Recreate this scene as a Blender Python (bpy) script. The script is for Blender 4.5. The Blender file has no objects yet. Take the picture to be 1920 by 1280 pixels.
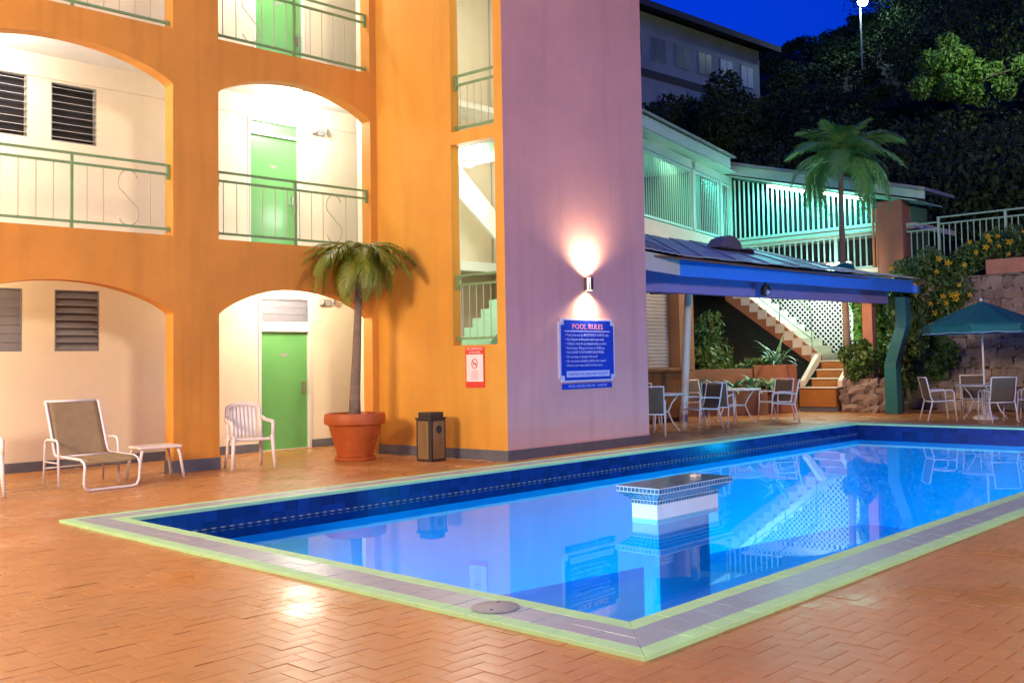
import bpy, math, random
import numpy as np
from mathutils import Vector, Matrix
random.seed(7); RNG = np.random.default_rng(7)
SC = bpy.context.scene
COL = SC.collection

# ------------------------------------------------------------------ camera
PITCH, ROLL, YAW = 0.047, -0.0192, math.radians(42.6)
CAM_H = 1.4
def _w(v):
    return Vector((v[0]*math.sin(YAW)+v[1]*math.cos(YAW), -v[0]*math.cos(YAW)+v[1]*math.sin(YAW), v[2]))
_cp, _sp, _c, _s = math.cos(PITCH), math.sin(PITCH), math.cos(ROLL), math.sin(ROLL)
_F = _w((0, _cp, _sp)); _R = _w((_c, -_s*_sp, _s*_cp)); _U = _w((-_s, -_c*_sp, _c*_cp))
cd = bpy.data.cameras.new("camera"); cam = bpy.data.objects.new("camera", cd); COL.objects.link(cam)
cam.matrix_world = Matrix(((_R.x, _U.x, -_F.x, 0), (_R.y, _U.y, -_F.y, 0), (_R.z, _U.z, -_F.z, CAM_H), (0, 0, 0, 1)))
cd.sensor_width = 36.0; cd.lens = 1870/1920*36.0
cd.shift_x = -75/1920; cd.shift_y = -51/1920
cd.clip_end = 2000; cd.clip_start = 0.05
SC.camera = cam

# ------------------------------------------------------------------ world (dusk sky), exposure
wd = bpy.data.worlds.new("World"); SC.world = wd; wd.use_nodes = True
nt = wd.node_tree; nt.nodes.clear()
sky = nt.nodes.new("ShaderNodeTexSky"); sky.sky_type = 'NISHITA'; sky.sun_disc = False
sky.sun_elevation = math.radians(2.0); sky.sun_rotation = math.radians(200)
sky.air_density = 1.6; sky.dust_density = 0.2; sky.ozone_density = 4.0
tint = nt.nodes.new("ShaderNodeMix"); tint.data_type = 'RGBA'; tint.blend_type = 'MULTIPLY'
tint.inputs[0].default_value = 1.0; tint.inputs[7].default_value = (0.01, 0.50, 5.2, 1)
bg = nt.nodes.new("ShaderNodeBackground"); bg.inputs[1].default_value = 0.15
wo = nt.nodes.new("ShaderNodeOutputWorld")
nt.links.new(sky.outputs[0], tint.inputs[6]); nt.links.new(tint.outputs[2], bg.inputs[0]); nt.links.new(bg.outputs[0], wo.inputs[0])
SC.view_settings.view_transform = 'Standard'; SC.view_settings.look = 'None'
SC.view_settings.exposure = 0.0; SC.view_settings.gamma = 1.0; SC.view_settings.use_curve_mapping = False
SC.cycles.use_denoising = True
SC.cycles.max_bounces = 8; SC.cycles.diffuse_bounces = 4; SC.cycles.glossy_bounces = 4
SC.cycles.transparent_max_bounces = 16; SC.cycles.sample_clamp_indirect = 4.0
SC.cycles.caustics_reflective = False; SC.cycles.caustics_refractive = False

# light powers
WARM = (1.0, 0.74, 0.48); CORR = (1.0, 0.87, 0.58); CYAN = (0.12, 1.0, 0.82); POOLC = (0.0, 0.58, 1.0)

# ------------------------------------------------------------------ materials
MATS = {}
def mat(name, col, rough=0.6, metal=0.0, var=0.0, vscale=3.0, bump=0.0, bscale=40.0, coat=0.0, emit=None, estr=0.0,
        rnd=0.0, spec=0.5, trans=0.0, col2=None, stain=0.0, rvar=0.0, stretch=None, blot=0.0):
    m = bpy.data.materials.new(name); m.use_nodes = True
    n = m.node_tree.nodes; l = m.node_tree.links; b = n["Principled BSDF"]
    b.inputs["Base Color"].default_value = (*col, 1); b.inputs["Roughness"].default_value = rough
    b.inputs["Metallic"].default_value = metal; b.inputs["Specular IOR Level"].default_value = spec
    if coat: b.inputs["Coat Weight"].default_value = coat; b.inputs["Coat Roughness"].default_value = 0.15
    if emit: b.inputs["Emission Color"].default_value = (*emit, 1); b.inputs["Emission Strength"].default_value = estr
    if trans:
        b.inputs["Transmission Weight"].default_value = 0.0
    src = None
    tc = n.new("ShaderNodeTexCoord") if (var or bump or stain or rvar) else None
    vec = tc.outputs["Object"] if tc else None
    if tc and stretch:
        mp = n.new("ShaderNodeMapping"); mp.inputs["Scale"].default_value = stretch
        l.new(vec, mp.inputs[0]); vec = mp.outputs[0]
    if var or rnd:
        mx = n.new("ShaderNodeMix"); mx.data_type = 'RGBA'
        c2 = col2 if col2 else tuple(c*(1-var) if var else c*(1-rnd) for c in col)
        mx.inputs[6].default_value = (*col, 1); mx.inputs[7].default_value = (*c2, 1)
        fac = None
        if var:
            nz = n.new("ShaderNodeTexNoise"); nz.inputs["Scale"].default_value = vscale; nz.inputs["Detail"].default_value = 6
            nz.inputs["Roughness"].default_value = 0.65
            l.new(vec, nz.inputs["Vector"])
            rp = n.new("ShaderNodeMapRange"); rp.inputs[1].default_value = 0.32; rp.inputs[2].default_value = 0.68
            l.new(nz.outputs["Fac"], rp.inputs[0]); fac = rp.outputs[0]
        if rnd:
            gi = n.new("ShaderNodeNewGeometry"); oi = n.new("ShaderNodeObjectInfo")
            ad = n.new("ShaderNodeMath"); ad.operation = 'ADD'
            l.new(gi.outputs["Random Per Island"], ad.inputs[0]); l.new(oi.outputs["Random"], ad.inputs[1])
            fr = n.new("ShaderNodeMath"); fr.operation = 'FRACT'; l.new(ad.outputs[0], fr.inputs[0])
            if fac:
                m2 = n.new("ShaderNodeMath"); m2.operation = 'MULTIPLY_ADD'; m2.inputs[1].default_value = rnd
                l.new(fr.outputs[0], m2.inputs[0]); 
                sc_ = n.new("ShaderNodeMath"); sc_.operation = 'MULTIPLY'; sc_.inputs[1].default_value = 1-rnd
                l.new(fac, sc_.inputs[0]); l.new(sc_.outputs[0], m2.inputs[2]); fac = m2.outputs[0]
            else: fac = fr.outputs[0]
        l.new(fac, mx.inputs[0]); src = mx.outputs[2]
    if stain:
        ns = n.new("ShaderNodeTexNoise"); ns.inputs["Scale"].default_value = 1.0; ns.inputs["Detail"].default_value = 8
        mp2 = n.new("ShaderNodeMapping"); mp2.inputs["Scale"].default_value = (5.0, 5.0, 0.35)
        l.new(tc.outputs["Object"], mp2.inputs[0]); l.new(mp2.outputs[0], ns.inputs["Vector"])
        rs = n.new("ShaderNodeMapRange"); rs.inputs[1].default_value = 0.5; rs.inputs[2].default_value = 0.8
        rs.inputs[3].default_value = 0.0; rs.inputs[4].default_value = stain
        l.new(ns.outputs["Fac"], rs.inputs[0])
        ms = n.new("ShaderNodeMix"); ms.data_type = 'RGBA'; ms.inputs[7].default_value = (*[c*0.45 for c in col], 1)
        l.new(rs.outputs[0], ms.inputs[0])
        if src: l.new(src, ms.inputs[6])
        else: ms.inputs[6].default_value = (*col, 1)
        src = ms.outputs[2]
    if blot:
        gp = n.new("ShaderNodeNewGeometry"); n3 = n.new("ShaderNodeTexNoise"); n3.inputs["Scale"].default_value = 0.55; n3.inputs["Detail"].default_value = 7; n3.inputs["Roughness"].default_value = 0.6
        l.new(gp.outputs["Position"], n3.inputs["Vector"])
        r3 = n.new("ShaderNodeMapRange"); r3.inputs[1].default_value = 0.42; r3.inputs[2].default_value = 0.72; r3.inputs[3].default_value = 0.0; r3.inputs[4].default_value = blot
        l.new(n3.outputs["Fac"], r3.inputs[0])
        m3 = n.new("ShaderNodeMix"); m3.data_type = 'RGBA'; m3.inputs[7].default_value = (*[c*0.55 for c in col], 1)
        l.new(r3.outputs[0], m3.inputs[0])
        if src: l.new(src, m3.inputs[6])
        else: m3.inputs[6].default_value = (*col, 1)
        src = m3.outputs[2]
    if src: l.new(src, b.inputs["Base Color"])
    if rvar:
        nr = n.new("ShaderNodeTexNoise"); nr.inputs["Scale"].default_value = 1.3; nr.inputs["Detail"].default_value = 5
        l.new(vec, nr.inputs["Vector"])
        rr = n.new("ShaderNodeMapRange"); rr.inputs[1].default_value = 0.3; rr.inputs[2].default_value = 0.7
        rr.inputs[3].default_value = max(0.05, rough-rvar); rr.inputs[4].default_value = rough+rvar
        l.new(nr.outputs["Fac"], rr.inputs[0]); l.new(rr.outputs[0], b.inputs["Roughness"])
    if bump:
        nb = n.new("ShaderNodeTexNoise"); nb.inputs["Scale"].default_value = bscale; nb.inputs["Detail"].default_value = 4
        l.new(vec, nb.inputs["Vector"])
        bp = n.new("ShaderNodeBump"); bp.inputs["Strength"].default_value = bump; bp.inputs["Distance"].default_value = 0.01
        l.new(nb.outputs["Fac"], bp.inputs["Height"]); l.new(bp.outputs[0], b.inputs["Normal"])
    MATS[name] = m
    return m

M = {}
M['orange'] = mat('orange_stucco', (0.70, 0.295, 0.040), 0.75, var=0.22, vscale=0.8, bump=0.3, bscale=30, stain=0.45)
M['golden'] = mat('golden_orange_stucco', (0.76, 0.36, 0.042), 0.75, var=0.16, vscale=0.8, bump=0.25, bscale=30, stain=0.28)
M['mauve'] = mat('mauve_stucco', (0.72, 0.375, 0.34), 0.75, var=0.14, vscale=0.8, bump=0.18, bscale=25, stain=0.25)
M['cream'] = mat('cream_plaster', (0.78, 0.70, 0.53), 0.7, var=0.08, vscale=1.5, bump=0.12, bscale=35, stain=0.08)
M['white'] = mat('white_paint', (0.78, 0.76, 0.70), 0.5, var=0.08, vscale=4)
M['dado'] = mat('grey_dado', (0.13, 0.14, 0.17), 0.55, var=0.25, vscale=4)
M['door'] = mat('green_door_paint', (0.13, 0.40, 0.12), 0.4, var=0.12, vscale=2, coat=0.15)
M['railgreen'] = mat('green_rail_paint', (0.20, 0.35, 0.14), 0.4, var=0.2, vscale=6)
M['palegreen'] = mat('pale_green_paint', (0.36, 0.62, 0.44), 0.5, var=0.1)
M['rod'] = mat('thin_rail_rod', (0.42, 0.42, 0.30), 0.45)
M['steel'] = mat('brushed_steel', (0.55, 0.55, 0.53), 0.28, metal=1.0, var=0.2, vscale=8)
M['slatgrey'] = mat('grey_louvre', (0.19, 0.19, 0.22), 0.45, var=0.15, vscale=5)
M['slatwhite'] = mat('white_louvre', (0.72, 0.72, 0.74), 0.4)
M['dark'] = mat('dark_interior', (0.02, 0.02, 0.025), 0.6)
M['brick'] = mat('terracotta_paver', (0.52, 0.24, 0.070), 0.33, var=0.3, vscale=1.3, rnd=0.26, bump=0.12, bscale=9, col2=(0.43, 0.175, 0.046), rvar=0.13, blot=0.5)
M['grout'] = mat('sand_joint', (0.36, 0.155, 0.06), 0.9, var=0.3, vscale=9)
M['copegreen'] = mat('lime_coping_paint', (0.41, 0.75, 0.36), 0.58, var=0.25, vscale=4, rnd=0.12, bump=0.15, bscale=25, col2=(0.36, 0.62, 0.31))
M['copegrey'] = mat('grey_coping_paint', (0.31, 0.40, 0.45), 0.33, var=0.3, vscale=3, rnd=0.12, bump=0.18, bscale=25, col2=(0.29, 0.33, 0.38))
M['poolwall'] = mat('pool_plaster', (0.05, 0.58, 0.94), 0.7, var=0.12, vscale=1.2)
M['footing'] = mat('blue_footing_paint', (0.04, 0.28, 0.52), 0.7, var=0.15)
M['navytile'] = mat('navy_pool_tile', (0.008, 0.03, 0.17), 0.18, rnd=0.5, spec=0.6)
M['tilewhite'] = mat('white_grout', (0.68, 0.70, 0.72), 0.6, var=0.15, vscale=8)
M['tileblue'] = mat('blue_mosaic', (0.07, 0.20, 0.30), 0.2, rnd=0.5, coat=0.4)
M['island'] = mat('white_plaster', (0.80, 0.77, 0.72), 0.6, var=0.1, vscale=4, bump=0.2, bscale=30)
M['plastic'] = mat('white_resin', (0.84, 0.78, 0.70), 0.45, var=0.06, vscale=5)
M['tube'] = mat('white_tube_frame', (0.80, 0.78, 0.78), 0.35)
M['slingtan'] = mat('tan_sling', (0.36, 0.26, 0.135), 0.8, var=0.2, vscale=9, bump=0.5, bscale=200)
M['slingdark'] = mat('taupe_sling', (0.15, 0.115, 0.085), 0.85, var=0.2, vscale=9, bump=0.5, bscale=200)
M['terracotta'] = mat('terracotta_pot', (0.50, 0.115, 0.022), 0.55, var=0.25, vscale=5, bump=0.3, bscale=25)
M['soil'] = mat('soil', (0.035, 0.022, 0.014), 0.95, bump=0.8, bscale=40)
M['trunk'] = mat('palm_trunk', (0.27, 0.20, 0.14), 0.85, var=0.35, vscale=10, bump=0.6, bscale=25)
M['frond'] = mat('palm_frond', (0.14, 0.21, 0.018), 0.5, rnd=0.6, col2=(0.27, 0.26, 0.025))
M['frondg'] = mat('green_palm_frond', (0.11, 0.34, 0.09), 0.5, rnd=0.6, col2=(0.20, 0.42, 0.08))
M['binwood'] = mat('bin_wood_panel', (0.24, 0.145, 0.055), 0.6, var=0.3, vscale=3, stretch=(6, 6, 0.6), bump=0.2)
M['bindark'] = mat('bin_dark_trim', (0.035, 0.025, 0.02), 0.5, var=0.2)
M['signblue'] = mat('blue_sign_face', (0.012, 0.05, 0.50), 0.35, var=0.1, vscale=3)
M['signedge'] = mat('pale_sign_border', (0.62, 0.62, 0.78), 0.4)
M['signtext'] = mat('pale_blue_lettering', (0.42, 0.50, 0.85), 0.5)
M['signtitle'] = mat('coral_lettering', (0.90, 0.32, 0.25), 0.5)
M['signred'] = mat('red_sign_face', (0.72, 0.05, 0.025), 0.4)
M['signwhite'] = mat('white_sign_face', (0.80, 0.78, 0.76), 0.4)
M['fascia'] = mat('fascia_with_pool_glow', (0.05, 0.28, 0.97), 0.5, var=0.1, vscale=3)  # white fascia: the blue pool glow is put into its paint
M['beam'] = mat('beam_with_pool_glow', (0.30, 0.25, 0.58), 0.65, var=0.15)  # blue of the pool light mixed into the beam's paint
M['pinkpillar'] = mat('salmon_pillar', (0.44, 0.19, 0.12), 0.7, var=0.15, bump=0.2)
M['roofmetal'] = mat('weathered_roof_sheet', (0.50, 0.58, 0.60), 0.5, metal=0.0, var=0.35, vscale=2.5, rvar=0.1)
M['shutter'] = mat('roller_shutter', (0.30, 0.33, 0.38), 0.45, var=0.12, vscale=2)
M['wood'] = mat('stained_wood', (0.23, 0.095, 0.03), 0.45, var=0.35, vscale=2.5, stretch=(1, 1, 5), bump=0.15)
M['brownwall'] = mat('brown_wall', (0.21, 0.11, 0.06), 0.7, var=0.2)
M['gloomwall'] = mat('garden_wall_with_gloom', (0.045, 0.035, 0.022), 0.85, var=0.4)  # gloom of the garden put into this wall's colour
M['stairorange'] = mat('orange_stair_riser', (0.42, 0.17, 0.04), 0.6, var=0.25, vscale=3)
M['stringer'] = mat('terracotta_stringer', (0.40, 0.155, 0.075), 0.65, var=0.15)
M['step'] = mat('cream_step', (0.76, 0.70, 0.58), 0.55, var=0.1)
M['lattice'] = mat('white_lattice', (0.80, 0.82, 0.80), 0.5)
M['stone'] = mat('grey_brown_stone', (0.40, 0.31, 0.25), 0.85, var=0.5, vscale=5, rnd=0.6, bump=0.9, bscale=9, col2=(0.15, 0.115, 0.10))
M['mortar'] = mat('dark_mortar', (0.05, 0.042, 0.038), 0.95, bump=0.6, bscale=20)
M['teal'] = mat('teal_paint', (0.012, 0.15, 0.15), 0.45, var=0.2, vscale=3)
M['umbrella'] = mat('teal_umbrella_cloth', (0.008, 0.14, 0.125), 0.75, var=0.15)
M['umbrella_edge'] = mat('pale_valance_edge', (0.45, 0.55, 0.70), 0.7)
M['wing'] = mat('wing_paint_with_tube_glow', (0.46, 0.70, 0.63), 0.5, var=0.1)  # teal of the tube light put into the wing's paint
M['wingroof'] = mat('grey_green_roof', (0.30, 0.35, 0.33), 0.6, var=0.2)
M['wingbars'] = mat('bars_with_tube_glow', (0.48, 0.80, 0.74), 0.4)  # white bars coloured with the teal of the tube light
M['teallitwall'] = mat('wing_wall_with_tube_glow', (0.03, 0.22, 0.17), 0.6, var=0.1)  # wall colour carries the teal tube light too
M['coral'] = mat('coral_kerb', (0.55, 0.25, 0.15), 0.7, var=0.2)
M['hillsoil'] = mat('hill_soil', (0.014, 0.018, 0.010), 0.95, var=0.5, vscale=0.4)
M['wood_leaf'] = mat('dark_hill_leaf', (0.055, 0.088, 0.026), 0.7, rnd=0.6, col2=(0.024, 0.048, 0.014), spec=0.2)
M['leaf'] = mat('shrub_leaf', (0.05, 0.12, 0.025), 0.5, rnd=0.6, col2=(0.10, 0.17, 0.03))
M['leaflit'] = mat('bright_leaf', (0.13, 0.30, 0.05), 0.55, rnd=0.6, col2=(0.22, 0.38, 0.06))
M['hosta'] = mat('blue_green_leaf', (0.10, 0.26, 0.14), 0.45, rnd=0.5, col2=(0.20, 0.40, 0.26))
M['petal'] = mat('yellow_petal', (0.85, 0.55, 0.01), 0.55, rnd=0.3)
M['house'] = mat('pale_house_wall', (0.31, 0.35, 0.38), 0.8, var=0.25, vscale=0.6)
M['farwall'] = mat('dim_far_house_wall', (0.16, 0.12, 0.11), 0.8, var=0.3)
M['houseroof'] = mat('dark_house_roof', (0.05, 0.05, 0.055), 0.8)
M['housepane'] = mat('dim_house_pane', (0.13, 0.15, 0.18), 0.3)
M['glassdark'] = mat('dark_window_pane', (0.02, 0.025, 0.03), 0.1)
M['houselit'] = mat('pale_window_blind', (0.55, 0.60, 0.62), 0.6)
M['lampglow'] = mat('lamp_diffuser', (0.9, 0.9, 0.9), 0.5, emit=(1.0, 0.82, 0.58), estr=6)
M['tubeglow'] = mat('fluorescent_tube', (0.9, 0.9, 0.9), 0.5, emit=(0.72, 1.0, 0.98), estr=45)
M['streetglow'] = mat('street_lamp_lens', (0.9, 0.9, 0.9), 0.5, emit=(0.7, 1.0, 1.0), estr=60)
M['poolglow'] = mat('pool_lamp_lens', (0.9, 0.9, 0.9), 0.5, emit=(0.25, 0.6, 1.0), estr=6)
M['sconceglow'] = mat('sconce_lens', (0.9, 0.9, 0.9), 0.5, emit=(1.0, 0.80, 0.5), estr=14)
M['greyplastic'] = mat('grey_plastic', (0.30, 0.29, 0.27), 0.4)
M['blackmetal'] = mat('black_metal', (0.02, 0.022, 0.022), 0.45)
M['poollid'] = mat('grey_lid', (0.30, 0.30, 0.32), 0.5, var=0.2, vscale=8)

# pool water: clear, tinted, mirror reflection by Fresnel
wm = bpy.data.materials.new('pool_water'); wm.use_nodes = True
n = wm.node_tree.nodes; l = wm.node_tree.links; n.clear()
out = n.new("ShaderNodeOutputMaterial"); mix = n.new("ShaderNodeMixShader"); tr = n.new("ShaderNodeBsdfTransparent")
tr.inputs[0].default_value = (0.70, 0.92, 1.0, 1)
gl = n.new("ShaderNodeBsdfGlossy"); gl.inputs["Roughness"].default_value = 0.015; gl.inputs[0].default_value = (0.78, 0.93, 1, 1)
fr = n.new("ShaderNodeFresnel"); fr.inputs[0].default_value = 1.34
tc = n.new("ShaderNodeTexCoord"); nz = n.new("ShaderNodeTexNoise"); nz.inputs["Scale"].default_value = 1.6; nz.inputs["Detail"].default_value = 2
bp = n.new("ShaderNodeBump"); bp.inputs["Strength"].default_value = 0.035; bp.inputs["Distance"].default_value = 0.02
l.new(tc.outputs["Object"], nz.inputs["Vector"]); l.new(nz.outputs["Fac"], bp.inputs["Height"])
l.new(bp.outputs[0], gl.inputs["Normal"]); l.new(bp.outputs[0], fr.inputs["Normal"])
l.new(fr.outputs[0], mix.inputs[0]); l.new(tr.outputs[0], mix.inputs[1]); l.new(gl.outputs[0], mix.inputs[2]); l.new(mix.outputs[0], out.inputs[0])
M['water'] = wm

# ------------------------------------------------------------------ mesh helpers
class MB:
    def __init__(s): s.v = []; s.f = []
    def quad(s, a, b, c, d):
        i = len(s.v); s.v += [tuple(a), tuple(b), tuple(c), tuple(d)]; s.f.append((i, i+1, i+2, i+3))
    def poly(s, pts):
        i = len(s.v); s.v += [tuple(p) for p in pts]; s.f.append(tuple(range(i, i+len(pts))))
    def hexa(s, b, t):      # bottom 4, top 4 points (ccw)
        i = len(s.v); s.v += [tuple(p) for p in b]+[tuple(p) for p in t]
        s.f += [(i+3, i+2, i+1, i), (i+4, i+5, i+6, i+7)]
        for k in range(4):
            q = (k+1) % 4; s.f.append((i+k, i+q, i+4+q, i+4+k))
    def box(s, x0, x1, y0, y1, z0, z1, fr=None):
        b = [(x0, y0, z0), (x1, y0, z0), (x1, y1, z0), (x0, y1, z0)]; t = [(p[0], p[1], z1) for p in b]
        if fr: b = [fr(*p) for p in b]; t = [fr(*p) for p in t]
        s.hexa(b, t)
    def prism(s, pts, off):  # planar polygon extruded by vector
        n_ = len(pts); i = len(s.v); off = Vector(off)
        s.v += [tuple(p) for p in pts]+[tuple(Vector(p)+off) for p in pts]
        s.f += [tuple(range(i+n_-1, i-1, -1)), tuple(range(i+n_, i+2*n_))]
        for k in range(n_):
            q = (k+1) % n_; s.f.append((i+k, i+q, i+n_+q, i+n_+k))
    def tube(s, pts, r, seg=8, closed=False, r1=None):
        pts = [Vector(p) for p in pts]; n_ = len(pts); i0 = len(s.v)
        prev = None
        for k, p in enumerate(pts):
            if closed: d = pts[(k+1) % n_]-pts[k-1]
            else: d = pts[min(k+1, n_-1)]-pts[max(k-1, 0)]
            d.normalize()
            if prev is None:
                u = d.cross(Vector((0, 0, 1)))
                if u.length < 1e-3: u = d.cross(Vector((1, 0, 0)))
            else: u = prev-d*prev.dot(d)
            u.normalize(); prev = u; w_ = d.cross(u)
            rr = r if r1 is None else r+(r1-r)*k/max(1, n_-1)
            for j in range(seg):
                a = 2*math.pi*j/seg; s.v.append(tuple(p+u*(rr*math.cos(a))+w_*(rr*math.sin(a))))
        m_ = n_ if closed else n_-1
        for k in range(m_):
            a0 = i0+k*seg; b0 = i0+((k+1) % n_)*seg
            for j in range(seg):
                q = (j+1) % seg; s.f.append((a0+j, a0+q, b0+q, b0+j))
        if not closed:
            s.f.append(tuple(range(i0+seg-1, i0-1, -1))); s.f.append(tuple(range(i0+(n_-1)*seg, i0+n_*seg)))
    def lathe(s, prof, c, seg=32, cap=True):
        i0 = len(s.v)
        for r, z in prof:
            for j in range(seg):
                a = 2*math.pi*j/seg; s.v.append((c[0]+r*math.cos(a), c[1]+r*math.sin(a), c[2]+z))
        for k in range(len(prof)-1):
            for j in range(seg):
                q = (j+1) % seg; s.f.append((i0+k*seg+j, i0+k*seg+q, i0+(k+1)*seg+q, i0+(k+1)*seg+j))
        if cap:
            s.f.append(tuple(range(i0+seg-1, i0-1, -1))); k = len(prof)-1; s.f.append(tuple(range(i0+k*seg, i0+(k+1)*seg)))
    def build(s, name, m, parent=None, smooth=False, bevel=0.0, seg=2):
        me = bpy.data.meshes.new(name); me.from_pydata(s.v, [], s.f); me.update()
        o = bpy.data.objects.new(name, me); COL.objects.link(o)
        me.materials.append(M[m] if isinstance(m, str) else m)
        if smooth:
            me.polygons.foreach_set("use_smooth", [True]*len(me.polygons))
            if smooth == 'auto':
                md = o.modifiers.new("es", 'EDGE_SPLIT'); md.split_angle = math.radians(40)
        if bevel:
            md = o.modifiers.new("bev", 'BEVEL'); md.width = bevel; md.segments = seg; md.limit_method = 'ANGLE'
        if parent: adopt(o, parent)
        return o
def adopt(o, parent):
    o.parent = parent
    o.matrix_parent_inverse = Matrix.Identity(4)
def thing(name, label, cat, loc=(0, 0, 0), rz=0.0, group=None):
    o = bpy.data.objects.new(name, None); COL.objects.link(o); o.empty_display_size = 0.2
    o.location = loc; o.rotation_euler = (0, 0, rz); return tag(o, label, cat, group)
def tag(o, label=None, cat=None, group=None, kind=None):
    if label: o["label"] = label
    if cat: o["category"] = cat
    if group: o["group"] = group
    if kind: o["kind"] = kind
    return o
def dup(o, name=None, loc=None, rz=None, label=None):
    c = o.copy(); COL.objects.link(c)
    if loc is not None: c.location = loc
    if rz is not None: c.rotation_euler = (0, 0, rz)
    if label: c["label"] = label
    for ch in list(o.children):
        d = ch.copy(); COL.objects.link(d); d.parent = c
        for g in list(ch.children):
            e = g.copy(); COL.objects.link(e); e.parent = d
    return c
def inst(me, name, parent, loc, rot=(0, 0, 0), scale=(1, 1, 1)):
    o = bpy.data.objects.new(name, me); COL.objects.link(o); o.location = loc; o.rotation_euler = rot; o.scale = scale
    if parent: o.parent = parent
    return o
def frame(P, ang):
    a = math.radians(ang); e = (math.cos(a), math.sin(a)); nrm = (-e[1], e[0])
    return lambda s, t, z: (P[0]+e[0]*s+nrm[0]*t, P[1]+e[1]*s+nrm[1]*t, z)
def light(name, kind, loc, power, col, parent=None, radius=0.05, rot=None, size=None, size_y=None, spot=None, blend=0.5):
    ld = bpy.data.lights.new(name, kind); ld.energy = power; ld.color = col
    if kind in ('POINT', 'SPOT'): ld.shadow_soft_size = radius
    if kind == 'SPOT': ld.spot_size = spot; ld.spot_blend = blend
    if kind == 'AREA':
        ld.shape = 'RECTANGLE'; ld.size = size; ld.size_y = size_y or size
    o = bpy.data.objects.new(name, ld); COL.objects.link(o); o.location = loc
    if rot is not None: o.rotation_euler = rot
    if parent: o.parent = parent
    return o
def look_rot(d): return Vector(d).to_track_quat('-Z', 'Y').to_euler()
def text_mesh(body, size, name='lettering', align='LEFT'):
    cu = bpy.data.curves.new(name, 'FONT'); cu.body = body; cu.size = size; cu.align_x = align; cu.extrude = 0.0006
    cu.resolution_u = 2
    t = bpy.data.objects.new(name, cu); COL.objects.link(t)
    dg = bpy.context.evaluated_depsgraph_get(); me = bpy.data.meshes.new_from_object(t.evaluated_get(dg))
    bpy.data.objects.remove(t); bpy.data.curves.remove(cu)
    return me
def leaf_mesh(name, P, size, aspect=0.45, nrm=None, up=0.3, rng=RNG):
    """many small leaf quads (bent kite) at points P; returns mesh"""
    N = len(P); d = rng.normal(size=(N, 3)); d[:, 2] += up; d /= np.linalg.norm(d, axis=1)[:, None]
    a = rng.normal(size=(N, 3)); w = np.cross(d, a); w /= np.linalg.norm(w, axis=1)[:, None]
    sz = size*(0.6+0.8*rng.random(N))[:, None] if np.isscalar(size) else size[:, None]
    V = np.empty((N, 4, 3)); V[:, 0] = P-d*sz*0.5; V[:, 2] = P+d*sz*0.5
    nn = np.cross(d, w); V[:, 1] = P+w*sz*aspect*0.5+nn*sz*0.06; V[:, 3] = P-w*sz*aspect*0.5+nn*sz*0.06
    return fast_mesh(name, V.reshape(-1, 3), np.arange(4*N).reshape(-1, 4))
def fast_mesh(name, V, Fq):
    me = bpy.data.meshes.new(name); V = np.ascontiguousarray(V, dtype=np.float32); Fq = np.ascontiguousarray(Fq, dtype=np.int32)
    k = Fq.shape[1]
    me.vertices.add(len(V)); me.vertices.foreach_set("co", V.ravel())
    me.loops.add(Fq.size); me.loops.foreach_set("vertex_index", Fq.ravel())
    me.polygons.add(len(Fq)); me.polygons.foreach_set("loop_start", np.arange(0, Fq.size, k, dtype=np.int32))
    me.update(calc_edges=True); me.validate(); me.shade_flat(); return me
def blob_points(centers, radii, n, rng=RNG, shell=0.55):
    c = rng.integers(0, len(centers), n); d = rng.normal(size=(n, 3)); d /= np.linalg.norm(d, axis=1)[:, None]
    r = (shell+(1-shell)*rng.random(n)**0.5)[:, None]
    C = np.array(centers)[c]; R_ = np.array(radii)[c]
    if R_.ndim == 1: R_ = R_[:, None]
    return C+d*r*R_

# ================================================================== SETTING: ground, deck, pool, hill
PX0, PX1, PY0, PY1 = 4.16, 19.15, 3.315, 9.24        # inner edges of the pool
CW = 0.43                                             # coping width
WL = -0.20                                            # water level
b = MB()
ox0, ox1, oy0, oy1 = PX0-0.2, PX1+0.2, PY0-0.2, PY1+0.2
G0 = 900
for (x0, x1, y0, y1) in ((-G0, ox0, -G0, G0), (ox1, G0, -G0, G0), (ox0, ox1, -G0, oy0), (ox0, ox1, oy1, G0)):
    b.quad((x0, y0, -0.075), (x1, y0, -0.075), (x1, y1, -0.075), (x0, y1, -0.075))
tag(b.build('ground', 'hillsoil'), kind='structure')
b = MB()
dx0, dx1, dy0, dy1 = -6.0, 27.0, -5.0, 16.5
for (x0, x1, y0, y1) in ((dx0, ox0, dy0, dy1), (ox1, dx1, dy0, dy1), (ox0, ox1, dy0, oy0), (ox0, ox1, oy1, dy1)):
    b.quad((x0, y0, -0.0035), (x1, y0, -0.0035), (x1, y1, -0.0035), (x0, y1, -0.0035))
deck = tag(b.build('pool_deck', 'grout'), kind='structure')

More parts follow.
